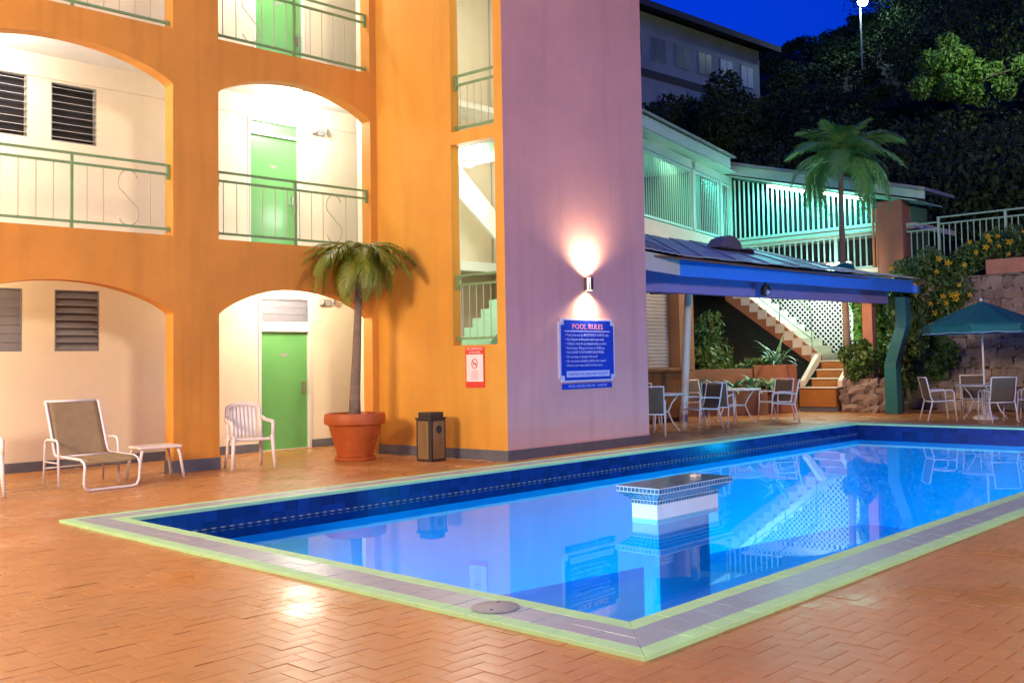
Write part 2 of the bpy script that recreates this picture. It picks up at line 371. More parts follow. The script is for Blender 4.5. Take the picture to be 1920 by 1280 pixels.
# herringbone pavers: every one real; the 300 that show largest are objects of their own
def paver_mesh(L, W, h, name, m):
    g, bv = 0.0012, 0.002
    bb = MB(); x0, x1, y0, y1 = g, L-g, g, W-g
    lo = [(x0, y0, -0.03), (x1, y0, -0.03), (x1, y1, -0.03), (x0, y1, -0.03)]
    mi = [(x, y, h-bv) for x, y, _ in lo]; hi = [(x0+bv, y0+bv, h), (x1-bv, y0+bv, h), (x1-bv, y1-bv, h), (x0+bv, y1-bv, h)]
    return lo, mi, hi
def paver_arrays(L, W):
    lo, mi, hi = paver_mesh(L, W, 0.0, '', None)
    V = np.array(mi+hi, float); c = np.array([L/2, W/2, 0]); V -= c
    Fq = [(4, 5, 6, 7)]+[(k, (k+1) % 4, 4+(k+1) % 4, 4+k) for k in range(4)]
    return V, np.array(Fq)
U_ = 0.102
rects = []
for k in range(-220, 360):
    for m_ in range(-220, 220):
        bx, by = k+2*m_, k-2*m_
        for (w_, h_, x, y) in ((2, 1, bx, by), (1, 2, bx, by+1)):
            cx_, cy_ = (x+w_/2)*U_, (y+h_/2)*U_
            if dx0+4.5 < cx_ < 25.0 and dy0+4.2 < cy_ < 14.75: rects.append((cx_, cy_, w_ > h_))
def in_pool(x, y, e=0.05): return PX0-CW-e < x < PX1+CW+e and PY0-CW-e < y < PY1+CW+e
rects = [r for r in rects if not in_pool(r[0], r[1], -0.16)]
def vis(x, y):
    d = Vector((x, y, 0))-Vector((0, 0, CAM_H)); z = d.dot(_F)
    if z < 0.5: return 0
    px, py = 1035+1870*d.dot(_R)/z, 589-1870*d.dot(_U)/z
    return z if (-20 < px < 1940 and 0 < py < 1300) else 0
near = sorted([(vis(x, y), i) for i, (x, y, h) in enumerate(rects) if vis(x, y) > 0])
near_ids = set(i for _, i in near[:300])
VH, FH = paver_arrays(2*U_, U_)
pme = fast_mesh('paver', VH, FH); pme.materials.append(M['brick'])
allV, allF, cnt = [], [], 0
for i, (x, y, hor) in enumerate(rects):
    z = float(RNG.normal(0, 0.0007)); rx, ry = RNG.normal(0, 0.0018, 2); a = (0 if hor else math.pi/2)+float(RNG.normal(0, 0.008))
    if i in near_ids:
        inst(pme, 'paver', deck, (x, y, z), (float(rx), float(ry), a))
    else:
        ca, sa = math.cos(a), math.sin(a); V = VH.copy()
        V[:, 2] += V[:, 1]*rx-V[:, 0]*ry+z
        V2 = V.copy(); V2[:, 0] = V[:, 0]*ca-V[:, 1]*sa+x; V2[:, 1] = V[:, 0]*sa+V[:, 1]*ca+y
        allV.append(V2); allF.append(FH+cnt); cnt += len(V2)
me = fast_mesh('pavers', np.concatenate(allV), np.concatenate(allF)); me.materials.append(M['brick'])
o = inst(me, 'paver_field', deck, (0, 0, 0)); tag(o, kind='stuff')

# pool basin
b = MB(); zb = -1.35; zd = -2.0
b.quad((PX0, PY0, zb), (PX1, PY0, zd), (PX1, PY1, zd), (PX0, PY1, zb))
tb = -0.31
b.quad((PX0, PY0, zb), (PX0, PY1, zb), (PX0, PY1, tb), (PX0, PY0, tb)); b.quad((PX1, PY1, zd), (PX1, PY0, zd), (PX1, PY0, tb), (PX1, PY1, tb))
b.quad((PX1, PY0, zd), (PX0, PY0, zb), (PX0, PY0, tb), (PX1, PY0, tb)); b.quad((PX0, PY1, zb), (PX1, PY1, zd), (PX1, PY1, tb), (PX0, PY1, tb))
basin = tag(b.build('pool_basin', 'poolwall'), kind='structure')
# entry steps in the near-left corner of the pool
for k in range(3):
    bb = MB(); bb.lathe([(1.5-0.38*k, -1.3), (1.5-0.38*k, -0.95+0.27*k)], (PX0+0.02, PY1-0.02, 0), 40)
    me_ = bb
    vv = [v for v in bb.v]
    st = bb.build('step', 'poolwall', basin)
    bmv = st.data.vertices
    for v in bmv:
        v.co.x = max(v.co.x, PX0+0.003); v.co.y = min(v.co.y, PY1-0.003)
# navy waterline tiles: a row of 0.15 m tiles, each with its own joint
tile = MB()
def tile_run(p0, p1, nrm):
    p0 = Vector(p0); p1 = Vector(p1); L = (p1-p0).length; n_ = int(L/0.152); e = (p1-p0)/n_; nrm = Vector(nrm)
    g = e.normalized()*0.0012
    for k in range(n_):
        a = p0+e*k+g; c = p0+e*(k+1)-g
        for (z0, z1) in ((-0.31, -0.213), (-0.210, -0.113), (-0.110, -0.012)):
            q = [a+nrm*0.006+Vector((0, 0, z0)), c+nrm*0.006+Vector((0, 0, z0)), c+nrm*0.006+Vector((0, 0, z1)), a+nrm*0.006+Vector((0, 0, z1))]
            tile.prism(q, -nrm*0.006)
tile_run((PX0, PY1, 0), (PX1, PY1, 0), (0, -1, 0)); tile_run((PX0, PY0, 0), (PX1, PY0, 0), (0, 1, 0))
tile_run((PX0, PY0, 0), (PX0, PY1, 0), (1, 0, 0)); tile_run((PX1, PY0, 0), (PX1, PY1, 0), (-1, 0, 0))
tag(tile.build('waterline_tile', 'navytile', basin), kind='stuff')
b = MB()
for (x0, x1, y0, y1) in ((PX0-0.02, PX0-0.002, PY0, PY1), (PX1+0.002, PX1+0.02, PY0, PY1), (PX0, PX1, PY0-0.02, PY0-0.002), (PX0, PX1, PY1+0.002, PY1+0.02)):
    b.box(x0, x1, y0, y1, -0.31, -0.01)
b.build('tile_backing', 'navytile', basin)
# dashed trim of small white and black tiles just above the water
b = MB(); bd = MB()
for k in range(int((PX1-PX0)/0.05)):
    x = PX0+0.05*k
    (b if k % 2 else bd).box(x+0.003, x+0.047, PY1-0.012, PY1-0.0065, -0.190, -0.178)
tag(b.build('trim_tile', 'greyplastic', basin), kind='stuff'); tag(bd.build('trim_tile', 'blackmetal', basin), kind='stuff')

b = MB(); nx, ny = 60, 24
for i in range(nx):
    for j in range(ny):
        x0, x1 = PX0+(PX1-PX0)*i/nx, PX0+(PX1-PX0)*(i+1)/nx; y0, y1 = PY0+(PY1-PY0)*j/ny, PY0+(PY1-PY0)*(j+1)/ny
b.quad((PX0+.001, PY0+.001, WL), (PX1-.001, PY0+.001, WL), (PX1-.001, PY1-.001, WL), (PX0+.001, PY1-.001, WL))
tag(b.build('pool_water', 'water'), kind='structure')

# coping: rows of painted pavers (lime nosing, grey middle, lime outer row), mitred corners
b = MB()
zc = -0.006
for (x0, x1, y0, y1) in ((PX0-CW, PX0-.012, PY0-CW, PY1+CW), (PX1+.012, PX1+CW, PY0-CW, PY1+CW), (PX0-.012, PX1+.012, PY0-CW, PY0-.012), (PX0-.012, PX1+.012, PY1+.012, PY1+CW)):
    b.box(x0+.004, x1-.004, y0+.004, y1-.004, -0.06, 0.010)
coping = tag(b.build('pool_coping', 'copegrey'), kind='structure')
rows = ((0.0, 0.10, 'copegreen', -0.012), (0.10, 0.215, 'copegrey', 0), (0.215, 0.33, 'copegrey', 0), (0.33, CW, 'copegreen', 0))
pieces = []
for ri, (r0, r1, m_, nose) in enumerate(rows):
    x0, x1, y0, y1 = PX0-r0, PX1+r0, PY0-r0, PY1+r0; X0, X1, Y0, Y1 = PX0-r1, PX1+r1, PY0-r1, PY1+r1
    if ri == 0: x0 -= nose*-1*-1; x0, x1, y0, y1 = PX0+.012, PX1-.012, PY0+.012, PY1-.012
    L = 0.204
    for (a, c, side) in (((x0, y0), (x0, y1), 'W'), ((x1, y0), (x1, y1), 'E'), ((x0, y0), (x1, y0), 'S'), ((x0, y1), (x1, y1), 'N')):
        al = (c[0]-a[0]) if side in 'SN' else (c[1]-a[1]); oa, oc = {'W': (Y0, Y1), 'E': (Y0, Y1), 'S': (X0, X1), 'N': (X0, X1)}[side]
        lo_, hi_ = (a[1], c[1]) if side in 'WE' else (a[0], c[0])
        n_ = int(round((hi_-lo_)/L)); off = 0.5*(ri % 2)
        cuts = [lo_]+[lo_+(hi_-lo_)*(k+off)/n_ for k in range(1, n_)]+[hi_]
        for k in range(len(cuts)-1):
            i0, i1 = cuts[k], cuts[k+1]; o0 = oa if k == 0 else i0; o1 = oc if k == len(cuts)-2 else i1
            inn = {'W': x0, 'E': x1, 'S': y0, 'N': y1}[side]; ot = {'W': X0, 'E': X1, 'S': Y0, 'N': Y1}[side]
            q = [(i0, inn), (i1, inn), (o1, ot), (o0, ot)]
            if side in 'WE': q = [(p[1], p[0]) for p in q]
            pieces.append((q, m_))
def coping_block(bb, q, z):
    c = (sum(p[0] for p in q)/4, sum(p[1] for p in q)/4)
    area = sum(q[k][0]*q[(k+1) % 4][1]-q[(k+1) % 4][0]*q[k][1] for k in range(4))
    if area < 0: q = q[::-1]
    def sh(p, d):
        v = Vector((p[0]-c[0], p[1]-c[1])); ln = v.length; v = v*(max(0, ln-d)/ln); return (c[0]+v.x, c[1]+v.y)
    a = [(*sh(p, .0008), -0.008) for p in q]; t = [(*sh(p, .0008), z-.003) for p in q]; h = [(*sh(p, .005), z) for p in q]
    i = len(bb.v); bb.v += a+t+h
    bb.f.append((i+8, i+9, i+10, i+11))
    for k in range(4):
        w_ = (k+1) % 4; bb.f.append((i+k, i+w_, i+4+w_, i+4+k)); bb.f.append((i+4+k, i+4+w_, i+8+w_, i+8+k))
cp_vis = sorted([(vis(sum(p[0] for p in q)/4, sum(p[1] for p in q)/4) or 999, i) for i, (q, m_) in enumerate(pieces)])
near_c = set(i for _, i in cp_vis[:300]); rest = {'copegreen': MB(), 'copegrey': MB()}
for i, (q, m_) in enumerate(pieces):
    z = 0.026+float(RNG.normal(0, 0.0008))
    if i in near_c:
        bb = MB(); coping_block(bb, q, z); bb.build('coping_paver', m_, coping)
    else: coping_block(rest[m_], q, z)
for m_, bb in rest.items(): tag(bb.build('coping_pavers', m_, coping), kind='stuff')

# hill terrain behind
def hill_z(x, y):
    u = (x-27.0)*0.80+(y-10)*0.05
    if u < 0: return 3.2
    v = min(u, 33.0)
    z = 3.2+0.34*v+0.0088*v*v+0.8*math.sin(x*0.09)*math.cos(y*0.11)-0.25*max(0.0, u-33.0)
    return z+max(0.0, 33-y)*0.34*min(1.0, max(0.0, u-14)/22)
b = MB(); xs = [27.0+i*2.6 for i in range(46)]; ys = [-60+j*3.4 for j in range(56)]
for x in xs:
    for y in ys: b.v.append((x, y, hill_z(x, y)))
for i in range(len(xs)-1):
    for j in range(len(ys)-1):
        k = i*len(ys)+j; b.f.append((k, k+len(ys), k+len(ys)+1, k+1))
tag(b.build('hillside', 'hillsoil', smooth=True), kind='structure')

# ================================================================== HOTEL BUILDING
AO, AA = (6.78, 12.87), -2.0
A = frame(AO, AA); TA = 0.24
W = frame((8.84, 14.81), -1.5)
hotel = thing('hotel_building', 'orange arcaded three-storey hotel block with square mauve and orange stair tower beside the pool', 'building', (8.0, 13.0, 0))
HI = hotel.matrix_world.inverted()
def hb(bb, name, m, parent=None, **k):   # build in world coords, parent to hotel (thing at offset) keeping place
    par = parent or hotel
    org = Vector((8.0, 13.0, 0)) if parent is None else Vector((0, 0, 0))
    bb.v = [tuple(Vector(p)-org) for p in bb.v] if parent is None else [tuple(Vector(p)-Vector((8.0, 13.0, 0))) for p in bb.v]
    return bb.build(name, m, par, **k)
AL, AR = -9.0, 3.10
def arch(s0, s1, zs, rise, n_=28):
    c = (s0+s1)/2; h = (s1-s0)/2
    return [(c-h*math.cos(math.pi*k/n_), zs+rise*max(0.0, 1-(math.cos(math.pi*k/n_))**2)**0.80) for k in range(n_+1)]
b = MB()
openings = [(-6.95, -4.05), (-3.19, -0.335), (0.325, 2.90)]
levels = [(0.0, 2.14, 0.40, 3.20), (3.20, 5.28, 0.36, 6.045), (6.045, 8.15, 0.36, 9.4)]
def wallq(s0, s1, z0, z1, t0=0.0, t1=TA):
    b.box(s0, s1, t0, t1, z0, z1, A)
for (zf, zs, rise, zt) in levels:
    edges = [AL]+[e for o_ in openings for e in o_]+[AR]
    for k in range(0, len(edges), 2):
        if edges[k+1]-edges[k] > 0.01: wallq(edges[k], edges[k+1], zf, zt)
    for (s0, s1) in openings:
        P_ = arch(s0, s1, zs, rise)
        for k in range(len(P_)-1):
            (a0, z0), (a1, z1) = P_[k], P_[k+1]
            b.quad(A(a0, 0, z0), A(a1, 0, z1), A(a1, 0, zt), A(a0, 0, zt))
            b.quad(A(a1, TA, z1), A(a0, TA, z0), A(a0, TA, zt), A(a1, TA, zt))
            b.quad(A(a0, 0, z0), A(a0, TA, z0), A(a1, TA, z1), A(a1, 0, z1))
hb(b, 'arcade_wall', 'orange')
# dado strips at the foot of the piers
b = MB()
for (s0, s1) in ((-4.05, -3.19), (-0.335, 0.325)):
    b = MB(); b.box(s0-.012, s1+.012, -0.012, TA+.012, -0.02, 0.16, A); hb(b, 'dado', 'dado')
# floor slabs of the walkways
for (z0, z1) in ((3.02, 3.185), (5.93, 6.03), (8.75, 8.9)):
    b = MB(); b.box(AL, 6.6, TA+.003, 2.1, z0, z1, A); hb(b, 'walkway_slab', 'white')
# back wall of the walkways with door and window holes
D_GF, D_1F, D_2F = (0.09, 1.0, 0.0, 1.985), (-0.087, 0.82, 3.19, 5.29), (0.02, 0.93, 6.035, 8.13)
doors = [D_GF, D_1F, D_2F]
b = MB()
holes = [(0.045, 1.045, -0.1, 2.60), (-0.13, 0.865, 3.19, 5.56), (-0.02, 0.97, 6.03, 8.4),
         (-3.165, -2.542, 1.677, 2.56), (-4.22, -3.597, 1.677, 2.56), (-3.228, -2.587, 4.71, 5.566), (-4.19, -3.543, 4.71, 5.606),
         (-3.2, -2.56, 7.55, 8.4)]
def wall_holes(bb, fr_, s0, s1, z0, z1, hs, t0, t1):
    ss = sorted(set([s0, s1]+[h for H in hs for h in H[:2] if s0 < h < s1])); zz = sorted(set([z0, z1]+[h for H in hs for h in H[2:] if z0 < h < z1]))
    for i in range(len(ss)-1):
        for j in range(len(zz)-1):
            cs, cz = (ss[i]+ss[i+1])/2, (zz[j]+zz[j+1])/2
            if any(H[0] < cs < H[1] and H[2] < cz < H[3] for H in hs): continue
            bb.quad(fr_(ss[i], t0, zz[j]), fr_(ss[i+1], t0, zz[j]), fr_(ss[i+1], t0, zz[j+1]), fr_(ss[i], t0, zz[j+1]))
    for H in hs:
        a0, a1, c0, c1 = H
        for (p, q) in (((a0, c0), (a0, c1)), ((a0, c1), (a1, c1)), ((a1, c1), (a1, c0)), ((a1, c0), (a0, c0))):
            bb.quad(fr_(p[0], t0, p[1]), fr_(q[0], t0, q[1]), fr_(q[0], t1, q[1]), fr_(p[0], t1, p[1]))
wall_holes(b, W, -11.0, 4.2, -0.05, 9.2, holes, 0.0, 0.14)
hb(b, 'walkway_wall', 'cream')
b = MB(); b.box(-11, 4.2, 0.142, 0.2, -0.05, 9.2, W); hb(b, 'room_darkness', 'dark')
# beam course above the upper windows, dado on the back wall
b = MB(); b.box(-11, 4.2, -0.02, -0.001, 5.60, 5.93, W); hb(b, 'head_beam', 'cream')
b = MB(); b.box(-11, 0.04, -0.012, -0.001, -0.03, 0.135, W); hb(b, 'dado', 'dado'); b = MB(); b.box(1.05, 3.0, -0.012, -0.001, -0.03, 0.135, W); hb(b, 'dado', 'dado')
# doors
def make_door(D, trans, num):
    s0, s1, z0, z1 = D
    b = MB(); fw = 0.042; ht = trans[1]+0.05
    b.box(s0-fw, s0, -0.02, 0.12, z0, ht, W); b.box(s1, s1+fw, -0.02, 0.12, z0, ht, W)
    b.box(s0, s1, -0.018, 0.12, z1+.003, trans[0], W); b.box(s0, s1, -0.018, 0.12, trans[1], ht, W)
    dr = MB(); dr.box(s0+.004, s1-.004, 0.045, 0.085, z0+.012, z1, W)
    d = hb(dr, 'door', 'door', bevel=0.004)
    hb(b, 'door_frame', 'white', d)
    tb_ = MB(); tb_.box(s0, s1, -0.01, 0.13, z0-.005, z0+.01, W); hb(tb_, 'threshold', 'step', d)
    h = MB(); sx = s1-0.075
    h.box(sx-.032, sx+.032, 0.028, 0.045, z0+0.93, z0+1.13, W); h.tube([W(sx, 0.03, z0+.97), W(sx, -0.02, z0+.97), W(sx-.12, -0.02, z0+.965)], 0.009, 8)
    h.lathe([(0.022, -0.01), (0.022, 0.01)], W(sx, 0.025, z0+1.1), 12)
    hb(h, 'handle', 'steel', d, smooth='auto')
    nb_ = MB(); nb_.box((s0+s1)/2-.06, (s0+s1)/2+.06, 0.041, 0.045, z0+1.57, z0+1.62, W); hb(nb_, 'number_plate', 'greyplastic', d)
    return d
gd = make_door(D_GF, (2.155, 2.54), '1'); fd = make_door(D_1F, (5.335, 5.525), '2'); sd = make_door(D_2F, (8.17, 8.36), '3')
b = MB(); b.box(D_1F[0]+.005, D_1F[1]-.005, 0.04, 0.07, 5.335, 5.525, W); hb(b, 'transom_panel', 'door')
b = MB(); b.box(D_2F[0]+.005, D_2F[1]-.005, 0.04, 0.07, 8.17, 8.36, W); hb(b, 'transom_panel', 'door')
# louvre windows
def louvre(s0, s1, z0, z1, n_, m_, ang, name='louvre_window', bars=True):
    fb = MB(); e = 0.016
    fb.box(s0, s0+e, 0.0, 0.06, z0, z1, W); fb.box(s1-e, s1, 0.0, 0.06, z0, z1, W); fb.box(s0+e, s1-e, 0.002, 0.06, z0, z0+e, W); fb.box(s0+e, s1-e, 0.002, 0.06, z1-e, z1, W)
    win = hb(fb, name, 'slatgrey' if m_ == 'slatgrey' else 'greyplastic')
    pitch = (z1-z0-2*e)/n_; hw = pitch*0.56
    for k in range(n_):
        zc_ = z0+e+pitch*(k+.5); dz, dt = hw*math.cos(ang), hw*math.sin(ang); s_ = MB()
        th_ = 0.004
        p = [W(s0+e, 0.03-dt, zc_-dz), W(s1-e, 0.03-dt, zc_-dz), W(s1-e, 0.03+dt, zc_+dz), W(s0+e, 0.03+dt, zc_+dz)]
        s_.prism(p, Vector(W(0, -th_*math.cos(ang), th_*math.sin(ang)))-Vector(W(0, 0, 0)))
        hb(s_, 'slat', m_, win)
    return win
louvre(-3.165, -2.542, 1.677, 2.56, 8, 'slatgrey', math.radians(28)); louvre(-4.22, -3.597, 1.677, 2.56, 7, 'slatgrey', math.radians(4))
louvre(-3.228, -2.587, 4.71, 5.566, 8, 'slatwhite', math.radians(76)); louvre(-4.19, -3.543, 4.71, 5.606, 8, 'slatwhite', math.radians(76))
louvre(-3.2, -2.56, 7.55, 8.4, 8, 'slatwhite', math.radians(70))
louvre(0.095, 0.995, 2.16, 2.535, 3, 'slatgrey', math.radians(5), 'transom_louvre')
# walkway railings with S scrolls
def railing(s0, s1, zsill, posts, scrolls, t=0.10, rod_gap=0.205, fr_=A, top=0.97, mid=0.845, low=0.095, endL=True, endR=True):
    g = MB(); rr = 0.016
    zt, zm, zl = zsill+top, zsill+mid, zsill+low
    g.box(s0+.03, s1-.03, t-rr, t+rr, zt-rr, zt+rr, fr_)
    r = hb(g, 'railing', 'railgreen')
    for z in (zm, zl): g = MB(); g.box(s0+.03, s1-.03, t-rr, t+rr, z-rr, z+rr, fr_); hb(g, 'rail', 'railgreen', r)
    for e, on in ((s0+.03, endL), (s1-.03, endR)):
        if not on: continue
        e_ = MB(); e_.box(e-.02, e+.02, t-.02, t+.02, zm-.07, zt+.018, fr_); hb(e_, 'end_bracket', 'railgreen', r); e_ = MB(); e_.box(e-.02, e+.02, t-.02, t+.02, zl-.03, zl+.03, fr_)
        hb(e_, 'end_bracket', 'railgreen', r)
    for p in posts:
        q = MB(); q.box(p-.018, p+.018, t-.0185, t+.0185, zsill-.02, zt-.004, fr_); hb(q, 'post', 'railgreen', r)
    k = s0+0.12
    while k < s1-0.05:
        if all(abs(k-c) > 0.13 for c in scrolls) and all(abs(k-p) > 0.05 for p in posts):
            q = MB(); q.tube([fr_(k, t, zl), fr_(k, t, zm)], 0.007, 6); hb(q, 'baluster', 'rod', r)
        k += rod_gap
    for c in scrolls:
        zc_ = (zl+zm)/2; R_ = (zm-zl)*0.26; w_ = 0.135; pts = []
        for a in np.linspace(math.radians(25), math.radians(205), 14): pts.append(fr_(c+w_*math.cos(a), t, zc_+R_+R_*0.9*math.sin(a)))
        pts.append(fr_(c, t, zc_))
        for a in np.linspace(math.radians(25), math.radians(-155), 14): pts.append(fr_(c+w_*math.cos(a), t, zc_-R_+R_*0.9*math.sin(a)))
        q = MB(); q.tube(pts, 0.008, 6); hb(q, 'scroll', 'rod', r, smooth=True)
        for zz in ((zc_+1.9*R_, zm), (zl, zc_-1.9*R_)):
            q = MB(); q.tube([fr_(c, t, zz[0]), fr_(c, t, zz[1])], 0.006, 6); hb(q, 'scroll_stub', 'rod', r)
    return r
railing(-3.19, -0.335, 3.20, [-1.62], [-0.90]); railing(0.325, 2.90, 3.20, [1.60], [2.28])
railing(-3.19, -0.335, 6.045, [-1.62], [-2.62]); railing(0.325, 2.90, 6.045, [1.60], [0.88])

# stair tower: walls B (orange, facing the lounge) and C (mauve, facing the pool)
CC = (9.99, 10.08); B = frame((9.99-2.86*math.cos(math.radians(94)), 10.08-2.86*math.sin(math.radians(94))) if False else (9.99+2.86*math.cos(math.radians(94)), 10.08+2.86*math.sin(math.radians(94))), -86)
BL = 2.86
Cf = frame(CC, 1.0)
b = MB()
o1 = (BL-1.045, BL-0.165, 1.66, 4.66); o2 = (BL-1.03, BL-0.165, 4.85, 7.65); o3 = (BL-1.03, BL-0.165, 7.8, 9.2)
wall_holes(b, B, -0.0, BL, -0.05, 9.4, [o1, o2, o3], 0.0, 0.16)
hb(b, 'tower_side_wall', 'golden')
b = MB(); b.box(-2.0, BL-0.17, 0.162, 0.17, -0.05, 9.4, B)
# inner face of the side wall (white, with the same openings)
b = MB(); wall_holes(b, B, 0.0, BL-.02, -0.05, 9.4, [o1, o2, o3], 0.163, 0.18); hb(b, 'tower_inner_face', 'cream')
b = MB(); b.box(0.0, 3.38, 0.0, 0.15, -0.05, 9.4, Cf); b.v = [tuple(p) for p in b.v]; hb(b, 'tower_front_wall', 'mauve')
b = MB(); b.box(3.23, 3.379, 0.152, 3.6, -0.05, 9.4, Cf); b.box(0.17, 3.2, 3.45, 3.6, -0.05, 9.4, Cf); hb(b, 'tower_back_wall', 'cream')
b = MB(); b.box(0.17, 3.228, 0.152, 0.158, -0.05, 9.38, Cf); hb(b, 'tower_inner_lining', 'cream')
b = MB(); b.box(-0.0, 3.385, -0.012, -0.001, -0.02, 0.145, Cf); hb(b, 'dado', 'dado')
b = MB(); b.box(0.0, BL+.012, -0.013, -0.001, -0.02, 0.147, B); hb(b, 'dado', 'dado')
# landings and stair flights inside the tower
for (z0, z1) in ((1.52, 1.66), (4.66, 4.80), (7.6, 7.75)):
    b = MB(); b.box(0.18, 1.25, 0.16, 2.9, z0, z1, Cf); hb(b, 'landing', 'palegreen')
b = MB()
for k in range(9):
    b.box(1.25+0.2*k, 1.45+0.2*k, 0.9, 2.4, 1.66+0.165*k-0.1, 1.66+0.165*(k+1), Cf)
hb(b, 'stair_flight', 'palegreen')
b = MB(); b.prism([Cf(0.55, 0.86, 1.66), Cf(0.55, 0.86, 1.72), Cf(2.9, 0.86, 3.75), Cf(2.9, 0.86, 3.3), Cf(0.95, 0.86, 1.66)], Vector(Cf(0, 0.05, 0))-Vector(Cf(0, 0, 0))); hb(b, 'stringer', 'palegreen')
b = MB(); b.prism([Cf(0.9, 2.45, 4.66), Cf(0.9, 2.45, 5.2), Cf(2.9, 2.45, 3.6), Cf(2.9, 2.45, 3.1)], Vector(Cf(0, 0.05, 0))-Vector(Cf(0, 0, 0))); hb(b, 'stringer', 'white')
railing(BL-1.045, BL-0.165, 1.66, [], [], t=0.09, rod_gap=0.14, fr_=B, top=1.04, mid=0.90, low=0.10, endR=False)
railing(BL-1.03, BL-0.165, 4.85, [], [], t=0.09, rod_gap=0.14, fr_=B, top=0.86, mid=0.72, low=0.07, endR=False)
# flat roof
b = MB(); b.box(-11, 4.2, -2.2, 0.1, 9.2, 9.35, W); hb(b, 'roof_slab', 'white')
b = MB(); b.box(0, 3.38, 0.0, 3.6, 9.4, 9.5, Cf); hb(b, 'roof_slab', 'white')

# lamps inside the hotel walkways and the stairwell (fixtures with their own light)
def ceiling_lamp(p, power, label, col=CORR, r=0.12):
    t = thing('ceiling_lamp', label, 'lamp', p, group='walkway ceiling lamps')
    g = MB(); g.lathe([(r*1.1, 0.0), (r*1.15, -0.02), (r*1.1, -0.03)], (0, 0, 0), 20); g.build('base', 'white', t, smooth='auto')
    g = MB(); g.lathe([(r, -0.03), (r*0.95, -0.06), (r*0.6, -0.085), (0.02, -0.095)], (0, 0, 0), 20); g.build('diffuser', 'lampglow', t, smooth=True)
    light('lamp_light', 'POINT', (0, 0, -0.24), power, col, t, radius=0.19)
    return t
ceiling_lamp(A(2.35, 1.2, 3.015), 165, 'round walkway ceiling lamp above the ground floor green door', (1.0, 0.87, 0.70))
ceiling_lamp(A(-3.4, 1.2, 3.015), 165, 'round walkway ceiling lamp above the ground floor louvre windows')
ceiling_lamp(A(2.55, 1.2, 5.925), 135, 'round walkway ceiling lamp above the middle floor green door', (1.0, 1.0, 0.97))
ceiling_lamp(A(-2.7, 1.15, 5.925), 200, 'round walkway ceiling lamp above the middle floor louvre windows', (1.0, 1.0, 0.97))
ceiling_lamp(A(2.0, 1.15, 8.745), 140, 'round walkway ceiling lamp above the top floor green door', (1.0, 1.0, 0.97))
ceiling_lamp(A(-2.7, 1.15, 8.745), 140, 'round walkway ceiling lamp on the top floor far from the tower', (1.0, 1.0, 0.97))
ceiling_lamp(Cf(0.95, 1.7, 4.655), 120, 'round stairwell ceiling lamp under the middle landing', (1.0, 1.0, 0.97), r=0.1)
ceiling_lamp(Cf(0.95, 1.7, 7.595), 120, 'round stairwell ceiling lamp under the upper landing', (1.0, 1.0, 0.97), r=0.1)

# emergency lights beside the doors
def exit_light(p, label):
    t = thing('emergency_light', label, 'emergency light', p, math.radians(-1.5), 'emergency lights beside the doors')
    g = MB(); g.box(-0.11, 0.11, -0.05, -0.002, -0.06, 0.06); g.build('housing', 'greyplastic', t, bevel=0.012)
    for s_ in (-1, 1):
        g = MB(); g.lathe([(0.02, 0), (0.055, 0.05), (0.05, 0.06), (0.01, 0.055)], (0, 0, 0), 16)
        h = g.build('lamp_head', 'greyplastic', t, smooth='auto'); h.location = (0.12*s_, -0.06, 0.01); h.rotation_euler = (math.radians(95), 0, math.radians(20*s_))
exit_light(W(1.22, 0, 5.50), 'twin-head emergency light on the middle floor beside the green door')
exit_light(W(1.33, 0, 2.50), 'twin-head emergency light on the ground floor behind the palm fronds')

# ================================================================== THINGS ON THE TOWER
# wall sconce
sc_p = Cf(1.79, -0.075, 2.585)
t = thing('wall_sconce', 'lit up-and-down cylinder wall lamp on the mauve tower above the blue sign', 'wall lamp', sc_p)
g = MB(); g.lathe([(0.062, -0.10), (0.066, -0.10), (0.066, 0.10), (0.062, 0.10)], (0, 0, 0), 24, cap=False); g.build('cylinder', 'steel', t, smooth='auto')
g = MB(); g.box(-0.035, 0.035, 0.05, 0.075, -0.05, 0.05); g.build('wall_bracket', 'steel', t)
for z, d in ((0.09, 1), (-0.09, -1)):
    g = MB(); g.lathe([(0.058, -0.003), (0.058, 0.003)], (0, 0, z), 20); g.build('lens', 'sconceglow', t)
    light('sconce_light', 'SPOT', (0, -0.01, z+0.075*d), 330 if d > 0 else 170, (1.0, 0.76, 0.46), t, radius=0.07, rot=look_rot((0, 0.1, d)), spot=math.radians(150), blend=1.0)

# pool rules sign
def sign_piece(bb, fr_, pts, t0, t1, name, m_, par):
    q = [fr_(s_, t0, z) for s_, z in pts]; bb.prism(q, Vector(fr_(0, t1, 0))-Vector(fr_(0, t0, 0)))
    return bb
t = thing('pool_rules_sign', 'blue notched POOL RULES sign with pale lettering on the mauve tower', 'sign', Cf(1.78, 0, 1.0), math.radians(1.0))
def notched(w, z0, z1, n_):
    return [(-w+n_, z0), (w-n_, z0), (w-n_, z0+n_), (w, z0+n_), (w, z1-n_), (w-n_, z1-n_), (w-n_, z1), (-w+n_, z1), (-w+n_, z1-n_), (-w, z1-n_), (-w, z0+n_), (-w+n_, z0+n_)]
def flat(name, m_, pts, y0, y1, par):
    g = MB(); g.prism([(x, y0, z) for x, z in pts], (0, y1-y0, 0)); return g.build(name, m_, par)
flat('border', 'signedge', notched(0.675, 0.075, 1.05, 0.055), -0.03, -0.002, t)
flat('face', 'signblue', notched(0.635, 0.105, 1.02, 0.075), -0.036, -0.0301, t)
flat('lower_strip', 'signblue', [(-0.60, -0.03), (0.60, -0.03), (0.60, 0.055), (-0.60, 0.055)], -0.02, -0.002, t)
